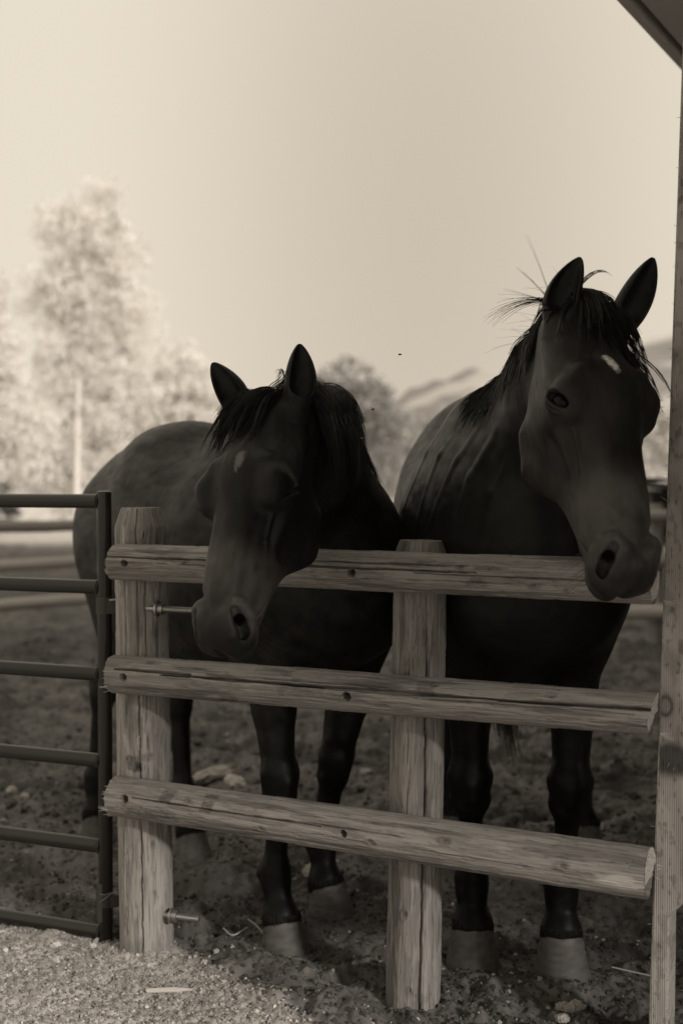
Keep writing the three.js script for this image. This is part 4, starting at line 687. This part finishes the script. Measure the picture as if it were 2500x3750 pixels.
  const lash = []; for (const s of [1, -1]) { const E = eyeFrame(H, h, s, HORSE_2); for (let i = 0; i < 14; i++) { const t = (i + 0.5) / 14, a = outof(E, V.mul([0.022 * Math.cos(Math.PI * t), 0.012, -0.016 * Math.sin(Math.PI * t)], h)); const L = lockLine(B, a, turnOut(E, [0.3 * Math.cos(Math.PI * t), 1, -0.2]), 0.022 + 0.008 * R(), { pull: turnOut(E, [0, 0.2, 0.9]), n: 5, gap: 0, frizz: 0.05 }, R); L.w = 0.35; lash.push(L); } }
  part('eyelashes', shift(strandGeometry(lash, 0.0016, 0.0005)), hairM, root).userData.kind = 'stuff';
  const wh = []; for (let i = 0; i < 26; i++) { const s = R() < 0.5 ? 1 : -1, p = onBody(B, P3(s * (0.02 + 0.03 * R()), -0.12 - 0.02 * R(), 0.5 + 0.07 * R()), 0); const L = lockLine(B, p, W([s * 0.6, -1, 0.3]), 0.02 + 0.05 * R(), { pull: [0, -0.2, 0], n: 6, gap: 0, frizz: 0.15 }, R); L.w = 0.22; wh.push(L); }
  part('whiskers', shift(strandGeometry(wh, 0.0016, 0.0006)), hairM, root).userData.kind = 'stuff';
  const tail = [], dock = outof(T, [-0.02, 1.3, 0]); for (let i = 0; i < 260; i++) { const p = V.add(dock, [(R() - 0.5) * 0.05, -0.12 * R(), (R() - 0.5) * 0.05]), len = 0.65 + 0.35 * R(); tail.push(lockLine(B, p, [0.35 * (R() - 0.2), -0.5, -0.5], len, { pull: [0.16, -1, 0.14], n: 14, gap: 0.01, frizz: 0.05 }, R)); }
  part('tail', shift(strandGeometry(tail, 0.0032, 0.001)), hairM, root).userData.kind = 'stuff';
}
{
  // hair of the horse on the left: forelock swept over its right brow, mane thick on its left side
  const { root, B, H, R, P3, shift, h, T } = first, W = (a) => turnOut(H, a), lines = [];
  const crest = [P3(0.01, -0.03, -0.01), ...HORSE_1.neck.slice().reverse().map((k) => V.add(k.p, [0.01, k.r * 0.97, -0.02]))];
  for (let i = 0; i < 210; i++) {
    const u = Math.pow(R(), 0.8) * (crest.length - 1.4), k = Math.floor(u), p = onBody(B, V.add(V.mix(crest[k], crest[k + 1], u - k), [(R() - 0.4) * 0.03, 0, 0]), 0.001);
    lines.push(...lock(B, p, [0.7, 0.1 - 0.3 * R(), 0.15], 0.13 + 0.16 * R(), { pull: [0.05, -2.1, 0.05], gap: 0.004 + 0.006 * R(), n: 12, frizz: 0.03 }, R, 9, 0.011));
  }
  part('mane', shift(strandGeometry(lines, 0.0012, 0.0004)), hairM, root).userData.kind = 'stuff';
  const fore = [];
  for (let i = 0; i < 125; i++) {
    const p = onBody(B, P3((R() - 0.5) * 0.08, -0.005 - 0.04 * R(), -0.015 + 0.03 * R()), 0.001), side = -(0.1 + 0.95 * R());
    fore.push(...lock(B, p, W([side * 0.9, 0.1, 0.5]), 0.1 + 0.1 * R(), { pull: V.add(W([side * 0.5, -0.1, 1.0]), [0, -0.9, 0]), gap: 0.003 + 0.005 * R(), n: 11, frizz: 0.03 }, R, 8, 0.009));
  }
  part('forelock', shift(strandGeometry(fore, 0.0012, 0.0004)), hairM, root).userData.kind = 'stuff';
  const lash = []; for (const s of [1, -1]) { const E = eyeFrame(H, h, s, HORSE_1); for (let i = 0; i < 12; i++) { const t = (i + 0.5) / 12, a = outof(E, V.mul([0.024 - 0.048 * t, 0.014, 0.012], h)); const L = lockLine(B, a, turnOut(E, [0.2 - 0.4 * t, 0.7, 0.8]), 0.018, { pull: [0, -0.4, 0], n: 4, gap: 0, frizz: 0.05 }, R); L.w = 0.35; lash.push(L); } }
  part('eyelashes', shift(strandGeometry(lash, 0.0016, 0.0005)), hairM, root).userData.kind = 'stuff';
  const wh = []; for (let i = 0; i < 40; i++) { const s = R() < 0.3 ? -1 : 1, p = onBody(B, P3(s * (0.01 + 0.04 * R()), -0.1 - 0.035 * R(), 0.5 + 0.08 * R()), 0); const L = lockLine(B, p, W([s * 0.9, -0.6, 0.5]), 0.02 + 0.06 * R(), { pull: [0, -0.2, 0], n: 6, gap: 0, frizz: 0.2 }, R); L.w = 0.2; wh.push(L); }
  part('whiskers', shift(strandGeometry(wh, 0.0016, 0.0006)), hairM, root).userData.kind = 'stuff';
  const tail = [], dock = outof(T, [-0.03, 1.2, 0]); for (let i = 0; i < 200; i++) { const p = V.add(dock, [(R() - 0.5) * 0.05, -0.1 * R(), (R() - 0.5) * 0.05]); tail.push(lockLine(B, p, [-0.2, -0.6, -0.35], 0.6 + 0.3 * R(), { pull: [0.1, -1, 0.1], n: 12, gap: 0.01, frizz: 0.05 }, R)); }
  part('tail', shift(strandGeometry(tail, 0.0032, 0.001)), hairM, root).userData.kind = 'stuff';
}
// ---------- far rails, trees, hills, shed, barn ----------
{
  const railM = mat({ color: lin(...tone(0.26)), roughness: 0.85 }), paleM = mat({ color: lin(...tone(0.42)), roughness: 0.85 }), darkM = mat({ color: lin(...tone(0.035)), roughness: 0.8 });
  const roughLog = (a, b, r, seed) => { const g = between(a, b, r, r * 0.93, 18, true); const g2 = new THREE.CylinderGeometry(r * 0.93, r, 1, 18, 24); const A = new THREE.Vector3(...a), Bv = new THREE.Vector3(...b), d = Bv.clone().sub(A), L = d.length(), p = g2.attributes.position;
    for (let i = 0; i < p.count; i++) { const y = p.getY(i), k = 1 + 0.09 * noise3(y * 6 * L + seed, p.getX(i) * 20, p.getZ(i) * 20); p.setXYZ(i, p.getX(i) * k + r * 0.2 * noise3(y * 2 * L, seed, 1), y * L, p.getZ(i) * k); }
    g2.computeVertexNormals(); g2.applyMatrix4(new THREE.Matrix4().compose(A.add(Bv).multiplyScalar(0.5), new THREE.Quaternion().setFromUnitVectors(new THREE.Vector3(0, 1, 0), d.normalize()), new THREE.Vector3(1, 1, 1))); return g2; };
  const back = [0.669, -0.743], o = [-2.59, -8.9], at = (k) => [o[0] + back[0] * k, o[1] + back[1] * k];
  const f1 = thing('pen_fence', 'log fence across the back of the pen, seen through the gate bars', 'fence', [o[0], 0, o[1]]);
  for (let s = -1; s < 3; s++) for (const [i, y] of [0.35, 0.655, 0.946].entries()) { const a = at(s * 3.6 - 1.4), b = at(s * 3.6 + 2.2); part('rail', roughLog([a[0] - o[0], y, a[1] - o[1]], [b[0] - o[0], y + 0.01, b[1] - o[1]], 0.047, s * 7 + i), i === 2 ? railM : paleM, f1); }
  for (let s = -1; s < 4; s++) { const a = at(s * 3.6 - 1.4); part('post', roughLog([a[0] - o[0] - 0.08, -0.2, a[1] - o[1] - 0.1], [a[0] - o[0] - 0.08, 1.15, a[1] - o[1] - 0.1], 0.07, s + 40), railM, f1); }
  const f2 = thing('pen_fence', 'pale log fence at the right of the pen, behind the tall horse', 'fence', [2.2, 0, -9.3]);
  for (const [i, y] of [0.27, 0.66, 1.03].entries()) part('rail', roughLog([-1.6, y, 0.1], [2.9, y, -0.12], i ? 0.05 : 0.062, i + 3), i ? railM : paleM, f2);
  for (const x of [-1.5, 0.305, 2.8]) part('post', roughLog([x, -0.2, -0.12], [x, 1.12, -0.12], 0.07, x * 9), railM, f2);
  part('pipe', between([-1.6, 1.32, -0.12], [2.9, 1.31, -0.12], 0.014, 0.014, 10), darkM, f2); for (const x of [-1.5, 2.8]) part('pipe', between([x, 1.1, -0.12], [x, 1.32, -0.12], 0.014, 0.014, 10), darkM, f2);
  // low dark shed far behind the right horse's nose
  const sh = thing('field_shed', 'low dark shed in the field behind the tall horse\'s muzzle', 'shed', [6.85, 0, -25.5]);
  const wallM = mat({ color: lin(...tone(0.09)), roughness: 0.9 }), roofM = mat({ color: lin(...tone(0.05)), roughness: 0.8 });
  part('back_wall', new THREE.BoxGeometry(2.4, 1.2, 0.08).translate(0, 0.6, -0.9), wallM, sh); for (const s of [-1, 1]) part('side_wall', new THREE.BoxGeometry(0.08, 1.2, 1.72).translate(s * 1.16, 0.6, -0.0), wallM, sh);
  const rf = new THREE.BoxGeometry(2.8, 0.1, 2.3); rf.rotateZ(-0.11); rf.translate(0, 1.29, 0); part('roof', rf, roofM, sh); for (const x of [-0.4, 0.35]) part('post', new THREE.BoxGeometry(0.1, 1.16, 0.1).translate(x, 0.58, 0.8), wallM, sh);
}
// trees: a tapered trunk, limbs and a crown of small leaf-like faces in loose clumps
const leafM = (v) => new THREE.MeshPhysicalMaterial({ color: lin(v, v * 0.965, v * 0.92), roughness: 1, specularIntensity: 0.2, transmission: 0.45, thickness: 0, side: THREE.DoubleSide });
const barkM = mat({ color: lin(...tone(0.55)), roughness: 0.85 }), darkBarkM = mat({ color: lin(...tone(0.12)), roughness: 0.9 });
function tree(name, label, group, at, o) {
  const t = thing(name, label, 'tree', at, group), R = rng(o.seed), wood = [], P = [], N = [], I = [];
  const lean = o.lean ?? 0, trunk = [[0, -0.3, 0], [lean * 0.3, o.height * 0.35, 0.1], [lean * 0.7, o.height * 0.65, -0.1], [lean, o.height * 0.9, 0]];
  const curve = new THREE.CatmullRomCurve3(trunk.map((p) => new THREE.Vector3(...p)));
  for (let i = 0; i < 14; i++) { const a = curve.getPoint(i / 14), b = curve.getPoint((i + 1) / 14), r = o.trunk * (1 - 0.85 * i / 14); wood.push(between(a.toArray(), b.toArray(), r, o.trunk * (1 - 0.85 * (i + 1) / 14), 9, false)); }
  const clumps = [];
  for (const [cx, cy, cz, rx, ry, rz, n] of o.mass) for (let i = 0; i < n * (o.sparse ?? 1); i++) {
    const u = R() * 2 - 1, a = R() * 6.283, q = Math.sqrt(1 - u * u), rr = Math.pow(R(), 0.38), x = cx + rx * q * Math.cos(a) * rr, y = cy + ry * u * rr, z = cz + rz * q * Math.sin(a) * rr;
    clumps.push([x, y, z, (o.clump ?? 0.34) * (0.6 + 0.8 * R())]);
    if (i % 5 === 0) { const f = clamp((y / o.height) * 0.8 - 0.06, 0.1, 0.9), b = curve.getPoint(f); wood.push(between(b.toArray(), [x, y, z], o.trunk * 0.22 * (1 - f * 0.6), o.trunk * 0.05, 5, false)); }
  }
  for (const [cx, cy, cz, r] of clumps) for (let k = 0; k < (o.leaves ?? 36); k++) {
    const u = R() * 2 - 1, a = R() * 6.283, q = Math.sqrt(1 - u * u), rr = r * Math.pow(R(), 0.4), c = [cx + rr * q * Math.cos(a), cy + rr * u * 0.85, cz + rr * q * Math.sin(a)], s = (o.leaf ?? 0.066) * (0.6 + 0.8 * R());
    const d1 = V.norm([R() - 0.5, R() - 0.5, R() - 0.5]), d2 = V.norm(V.cross(d1, [R() - 0.5, R() - 0.5, R() - 0.5])), b = P.length / 3, nn = V.norm(V.cross(d1, d2));
    P.push(...V.add(c, V.mul(d1, s)), ...V.add(c, V.mul(d2, s * 0.6)), ...V.sub(c, V.mul(d1, s)), ...V.sub(c, V.mul(d2, s * 0.6))); for (let w = 0; w < 4; w++) N.push(...nn); I.push(b, b + 1, b + 2, b, b + 2, b + 3);
  }
  part('trunk', mergeGeometries(wood), o.bark ?? barkM, t); part('crown', geo(P, N, I), leafM(o.tone ?? 0.45), t);
  return t;
}
{
  const G = 'pale trees beyond the pen';
  // at 33 m one picture unit of 100 is about 1.22 m
  tree('tall_tree', 'tall pale tree with a white trunk at the left of the field', G, [-7.45, 0, -33], { seed: 4, height: 10.2, trunk: 0.1, lean: 0.3, tone: 0.78, clump: 0.36, leaves: 40, leaf: 0.056, sparse: 0.42, mass: [[0.8, 9.0, -0.3, 0.6, 1.1, 0.6, 80], [-0.55, 8.6, -0.3, 0.6, 1.0, 0.6, 70], [1.3, 7.6, -0.3, 0.7, 1.0, 0.7, 70], [0.1, 8.0, -0.3, 1.1, 1.2, 1.0, 190], [0.3, 6.6, -0.4, 1.6, 1.3, 1.1, 270], [0.4, 5.1, -0.5, 1.9, 1.4, 1.2, 300], [0.3, 3.4, -0.8, 2.2, 1.7, 1.2, 340], [1.7, 6.2, -0.4, 0.75, 1.0, 0.7, 70], [0.2, 1.3, -1.2, 2.2, 1.3, 1.2, 240], [-1.1, 6.6, -0.4, 0.6, 1.0, 0.7, 60]] });
  tree('gap_shade_tree', 'added dark tree standing in for shade in the gaps of the tall pale tree', G, [-8.0, 0, -38], { seed: 14, height: 10.4, trunk: 0.16, tone: 0.07, bark: darkBarkM, clump: 0.3, leaf: 0.07, leaves: 26, mass: [[0.4, 9.2, 0, 0.5, 1.2, 0.5, 26], [0.3, 7.2, 0, 1.0, 1.4, 0.9, 45], [0.2, 5.0, 0, 1.5, 1.5, 1.2, 70], [0, 2.6, 0, 1.9, 1.7, 1.4, 90]] });  // added behind the pale crown so its gaps read as shade
  tree('gap_shade_bush', 'added dark bush standing in for shade low at the left edge under the pale trees', G, [-9.0, 0, -30.2], { seed: 15, height: 1.6, trunk: 0.06, tone: 0.06, bark: darkBarkM, clump: 0.26, leaf: 0.06, leaves: 26, mass: [[0, 0.8, 0, 0.75, 0.55, 0.6, 34]] });  // added dark leaves in place of the shaded gap low at left
  tree('leaning_tree', 'pale leafy tree at the left edge, partly behind the tall tree', G, [-9.4, 0, -31], { seed: 5, height: 7.4, trunk: 0.1, lean: -0.6, tone: 0.76, mass: [[0.2, 6.1, 0, 0.35, 1.1, 0.5, 40], [-0.2, 4.5, 0, 1.2, 1.3, 1.1, 190], [0.3, 2.6, 0, 1.6, 1.6, 1.3, 260], [-0.6, 1.1, 0, 1.5, 0.9, 1.2, 110]] });
  tree('round_tree', 'broad pale tree right of the tall tree, behind the roan horse', G, [-4.6, 0, -36], { seed: 6, height: 5.6, trunk: 0.13, tone: 0.76, mass: [[-0.3, 3.7, 0, 1.7, 1.9, 1.5, 330], [0.7, 2.4, 0, 2.1, 1.7, 1.5, 350], [1.6, 1.3, 0, 1.8, 1.2, 1.4, 220]] });
  tree('round_tree', 'rounded tree with dark gaps behind the roan horse\'s mane', G, [0.35, 0, -46], { seed: 7, height: 6.0, trunk: 0.16, tone: 0.3, bark: darkBarkM, clump: 0.4, leaf: 0.09, leaves: 26, mass: [[-0.1, 4.75, 0, 1.6, 1.5, 1.3, 120], [0.6, 2.7, 0, 1.9, 1.7, 1.5, 120], [1.3, 3.9, 0, 0.9, 1.2, 1.0, 45]] });
  tree('field_tree', 'small tree between the horses, nearest the tall horse', G, [4.3, 0, -52], { seed: 8, height: 5.0, trunk: 0.12, tone: 0.42, clump: 0.42, leaf: 0.1, mass: [[0, 3.3, 0, 1.4, 1.6, 1.3, 75], [0.6, 1.6, 0, 1.9, 1.4, 1.4, 80]] });
  tree('field_tree', 'small tree between the horses, left of another', G, [2.7, 0, -58], { seed: 9, height: 5.2, trunk: 0.12, tone: 0.4, clump: 0.45, leaf: 0.11, mass: [[0, 3.7, 0, 1.2, 1.5, 1.2, 60], [0.2, 1.8, 0, 1.7, 1.4, 1.4, 60]] });
  tree('field_tree', 'pale tree seen between the tall horse and the shed post', G, [15.6, 0, -58], { seed: 10, height: 6.5, trunk: 0.15, tone: 0.6, clump: 0.5, leaf: 0.13, mass: [[0, 3.6, 0, 2.6, 2.2, 1.8, 130], [-1.8, 2.4, 0, 2.0, 1.8, 1.6, 80]] });
}
{
  // wooded slopes beyond
  const P = [], C = [], I = [], nx = 260, nz = 46, ridge = (x) => 15 + 13 * sstep(-50, 40, x) + 10 * sstep(0, 60, x) + 12 * sstep(50, 130, x) + 12 * sstep(-60, -300, x) + 2.2 * fbm(x * 0.02, 1, 2, 3);
  for (let j = 0; j <= nz; j++) for (let i = 0; i <= nx; i++) {
    const x = -420 + 900 * i / nx, t = j / nz, z = -150 - 190 * t; let y = ridge(x) * Math.pow(t, 1.35) - 0.5;
    const wood = fbm(x * 0.045, 3.1, z * 0.05, 4); y += t > 0.02 ? (2.3 * Math.max(0, fbm(x * 0.3, 7.2, z * 0.3, 3)) + 0.9 * fbm(x * 0.9, 1.2, z * 0.9, 2)) * (wood > -0.15 ? 1.2 : 0.25) : 0;
    P.push(x, y, z); C.push(...tone((wood > -0.1 ? 0.2 : 0.42) + 0.07 * fbm(x * 0.5, 2.2, z * 0.5, 3)));
  }
  for (let j = 0; j < nz; j++) for (let i = 0; i < nx; i++) { const a = j * (nx + 1) + i; I.push(a, a + 1, a + nx + 1, a + 1, a + nx + 2, a + nx + 1); }
  const o = part('hills', geo(P, null, I, C), mat({ vertexColors: true, roughness: 1 }), scene); tag(o, 'wooded and grassy slopes rising to the right beyond the field'); o.userData.kind = 'structure';
}
const END = -4.8;                                                        // unseen roof end behind the camera, set so sun reaches the low foreground
{
  // the shed the picture is taken from: its roof runs over the camera to the right, its eave crosses the upper corner
  const t = thing('barn', 'wooden lean-to whose eave crosses the upper right corner, with an unseen barn added for shade', 'barn', [0.874, 0, -3.6]);
  t.rotation.y = Math.atan2(0.851, 0.525);                              // local +x runs along the eave, away from the camera; local +z into the barn
  const woodB = mat({ color: lin(...tone(0.6)), roughness: 0.85 }), wallB = mat({ color: lin(...tone(0.16)), roughness: 0.9 }), roofB = mat({ color: lin(...tone(0.12)), roughness: 0.6 });
  const rise = (z) => 2.75 + 0.2 * z, pitch = Math.atan(0.2), R = rng(66);   // the lean-to's shallow roof, from its eave inwards
  for (let k = 0; k < 9; k++) { const w = 0.138, z = 0.035 + k * 0.142 + w / 2, g = new THREE.BoxGeometry(8.8, 0.02, w); g.translate(2.3 + (R() - 0.5) * 0.05, 0, 0); g.rotateX(-pitch); g.translate(0, rise(z) - 0.03 - 0.006 * R(), z); part('soffit_board', g, woodB, t); }
  part('fascia', new THREE.BoxGeometry(21.8, 0.17, 0.028).translate(6.1, 2.79, 0), woodB, t);
  const sheet = (xa, xb, za, zb, name) => { const g = new THREE.BoxGeometry(xb - xa, 0.05, (zb - za) / Math.cos(pitch)); g.rotateX(-pitch); g.translate((xa + xb) / 2, rise((za + zb) / 2) + 0.035, (za + zb) / 2); part(name, g, roofB, t); };
  sheet(END, -2.505, 0.02, 14.5, 'roof'); sheet(-2.5, 17, 0.02, 6.98, 'roof');
  // a tall unseen barn, added behind the lean-to to keep sun off the pen
  for (let x = -2.37; x < 17; x += 0.26) part('shade_wall_board', new THREE.BoxGeometry(0.25, 10.4, 0.03).translate(x, 5.1, 7 + 0.006 * (R() - 0.5)), wallB, t);
  for (const x of [-2.48, 17.02]) part('shade_end_wall', new THREE.BoxGeometry(0.06, 10.4, 9.9).translate(x, 5.1, 12), wallB, t);
  part('back_wall', new THREE.BoxGeometry(19.4, 10.4, 0.06).translate(7.27, 5.1, 17), wallB, t);
  for (const s of [-1, 1]) { const g = new THREE.BoxGeometry(20.4, 0.08, 6.2); g.rotateX(s * 0.5); g.translate(7.2, 11.55, 12 + s * 2.72); part('roof', g, roofB, t); }
  for (const x of [END + 0.15, 4.2, 7.6, 11]) for (const z of [0.5, 6.6]) part('post', new THREE.BoxGeometry(0.15, rise(z) - 0.03, 0.15).translate(x, (rise(z) - 0.07) / 2, z), woodB, t);
  for (const z of [6.6, 14.3]) part('post', new THREE.BoxGeometry(0.15, rise(z) - 0.03, 0.15).translate(z > 10 ? END + 0.15 : -2.7, (rise(z) - 0.07) / 2, z), woodB, t);
}
scatter('gravel', 'loose pale gravel in front of the gate and posts', 42000, 11, (R) => { for (;;) { const x = -1.35 + 2.6 * R(), z = -1.9 - 1.7 * R(); if (gravelAt(x, z) > R() * 0.9 + 0.05) return [x, z]; } },
  (R) => 0.0019 + 0.0036 * Math.pow(R(), 2) + (R() < 0.03 ? 0.003 * R() : 0) + (R() < 0.004 ? 0.005 : 0), (R, x, z) => 0.18 + 0.3 * R() * R() + (R() < 0.1 ? 0.2 : 0) + 0.05 * fbm(x * 5, 1, z * 5, 2));
scatter('dirt_clods', 'crumbs and clods of dark dirt over the pen floor', 26000, 23, (R) => { for (;;) { const d = 2.55 + 7 * Math.pow(R(), 1.8), x = (R() - 0.5) * 0.68 * d, z = -d; if (gravelAt(x, z) < 0.5) return [x, z]; } },
  (R, x, z) => 0.0025 + 0.006 * Math.pow(R(), 3) + (R() < 0.01 ? 0.008 * R() : 0) + (z < -4 && R() < 0.06 ? 0.02 * R() : 0), (R) => (R() < 0.04 ? 0.2 + 0.2 * R() : 0.03 + 0.06 * R()), 0.75);
// ---------- small things on the ground, flies ----------
{
  const stoneM = mat({ color: lin(...tone(0.34)), roughness: 0.95 });
  const rock = (r, seed, sx, sy, sz) => { const g = new THREE.IcosahedronGeometry(r, 6), p = g.attributes.position; for (let i = 0; i < p.count; i++) { const v = [p.getX(i), p.getY(i), p.getZ(i)], u = V.mul(v, 1 / r), k = 1 + 0.5 * fbm(u[0] * 1.5 + seed, u[1] * 1.5, u[2] * 1.5, 4) + 0.16 * noise3(u[0] * 5, u[1] * 5 + seed, u[2] * 5) + 0.07 * noise3(u[0] * 14, u[1] * 14, u[2] * 14); p.setXYZ(i, v[0] * k * sx, v[1] * k * sy, v[2] * k * sz); } g.computeVertexNormals(); return g; };
  const stone = (x, z, r, label, seed, s = [1, 0.55, 0.8], group) => { const t = part('stone', rock(r, seed, ...s), stoneM, scene); t.position.set(x, groundHeight(x, z) + r * 0.18, z); t.rotation.y = seed; tag(t, label, 'stone', group); };
  stone(-0.563, -5.02, 0.105, 'long pale stone in the dirt between the roan horse\'s legs', 1, [1.2, 0.26, 0.42]);
  stone(-0.455, -4.93, 0.07, 'smaller pale stone at the right end of the long one', 2, [1.2, 0.34, 0.5]);
  stone(0.105, -5.12, 0.026, 'small white stone in the dirt left of the middle post', 3);
  stone(-1.33, -4.72, 0.026, 'pale stone in the pen behind the gate bars', 4, [1, 0.5, 0.7]);
  stone(-1.27, -4.7, 0.02, 'small pale stone right beside another behind the gate bars', 5, [1, 0.6, 0.8]);
  stone(0.535, -2.81, 0.021, 'pale stone in the gravel below the tall horse\'s right hoof', 6); stone(0.557, -2.79, 0.026, 'largest pale stone in the gravel below the tall horse\'s hooves', 7);
  stone(0.52, -2.74, 0.02, 'pale stone at the bottom edge of the picture', 8);
  stone(-0.075, -3.78, 0.05, 'dark clod behind the low bolt of the end post', 9);
  const shard = new THREE.Shape(); shard.moveTo(-0.056, 0.0); shard.lineTo(-0.05, 0.0045); shard.lineTo(0.01, 0.007); shard.lineTo(0.056, 0.001); shard.lineTo(0.02, -0.004); shard.lineTo(-0.052, -0.004); shard.closePath();
  const sg = new THREE.ExtrudeGeometry(shard, { depth: 0.004, bevelEnabled: true, bevelSize: 0.001, bevelThickness: 0.001, bevelSegments: 1 }); sg.rotateX(-1.2); const sp = part('wood_sliver', sg, mat({ color: lin(...tone(0.5)), roughness: 0.8 }), scene); sp.position.set(-0.425, groundHeight(-0.425, -2.87) + 0.01, -2.87); sp.rotation.y = 0.05; tag(sp, 'pale flat sliver of wood on the gravel at bottom left', 'wood sliver');
  const straw = (pts, label) => { const s = part('straw', tubeAlong(pts.map(([x, y, z]) => [x, groundHeight(x, z) + y, z]), 0.0022, 6, 14), mat({ color: lin(...tone(0.36)), roughness: 0.8 }), scene); tag(s, label, 'straw'); };
  straw([[-0.262, 0.035, -3.28], [-0.235, 0.022, -3.24], [-0.205, 0.012, -3.2]], 'bent pale straw beside the roan horse\'s front hoof');
  straw([[0.69, 0.02, -2.98], [0.74, 0.02, -2.96], [0.8, 0.03, -2.93]], 'pale straw in the dirt beside the shed post');
  straw([[-0.33, 0.015, -3.26], [-0.3, 0.012, -3.22], [-0.262, 0.02, -3.25]], 'thin pale straw on the dirt right of the low bolt');
  const flyM = mat({ color: lin(0.01, 0.009, 0.008), roughness: 0.5 }), wingM = new THREE.MeshPhysicalMaterial({ color: lin(0.5, 0.46, 0.4), roughness: 0.3, transmission: 0.7, thickness: 0, side: THREE.DoubleSide });
  const fly = thing('fly', 'fly hovering highest, in the sky between the horses', 'fly', [0.133, 1.555, -2.7], 'flies in the air between the horses');
  part('body', mergeGeometries([new THREE.SphereGeometry(0.0022, 10, 8).scale(1.5, 1, 1), new THREE.SphereGeometry(0.0014, 8, 6).translate(0.0038, 0.0003, 0)]), flyM, fly);
  for (const s of [1, -1]) part('wing', new THREE.CircleGeometry(0.0022, 10).scale(1.3, 0.6, 1).rotateX(-1.3).translate(-0.002, 0.0016, s * 0.0018), wingM, fly);
  const g2 = fly.clone(); g2.name = numbered('fly'); g2.position.set(0.071, 1.43, -2.7); g2.userData = { ...fly.userData, label: 'fly in front of the trees between the horses' }; scene.add(g2);
  const g3 = fly.clone(); g3.name = numbered('fly'); g3.position.set(0.048, 1.362, -2.7); g3.rotation.y = 1; g3.userData = { ...fly.userData, label: 'lowest fly, close to the roan horse\'s mane' }; scene.add(g3);
}
renderer.render(scene, camera);
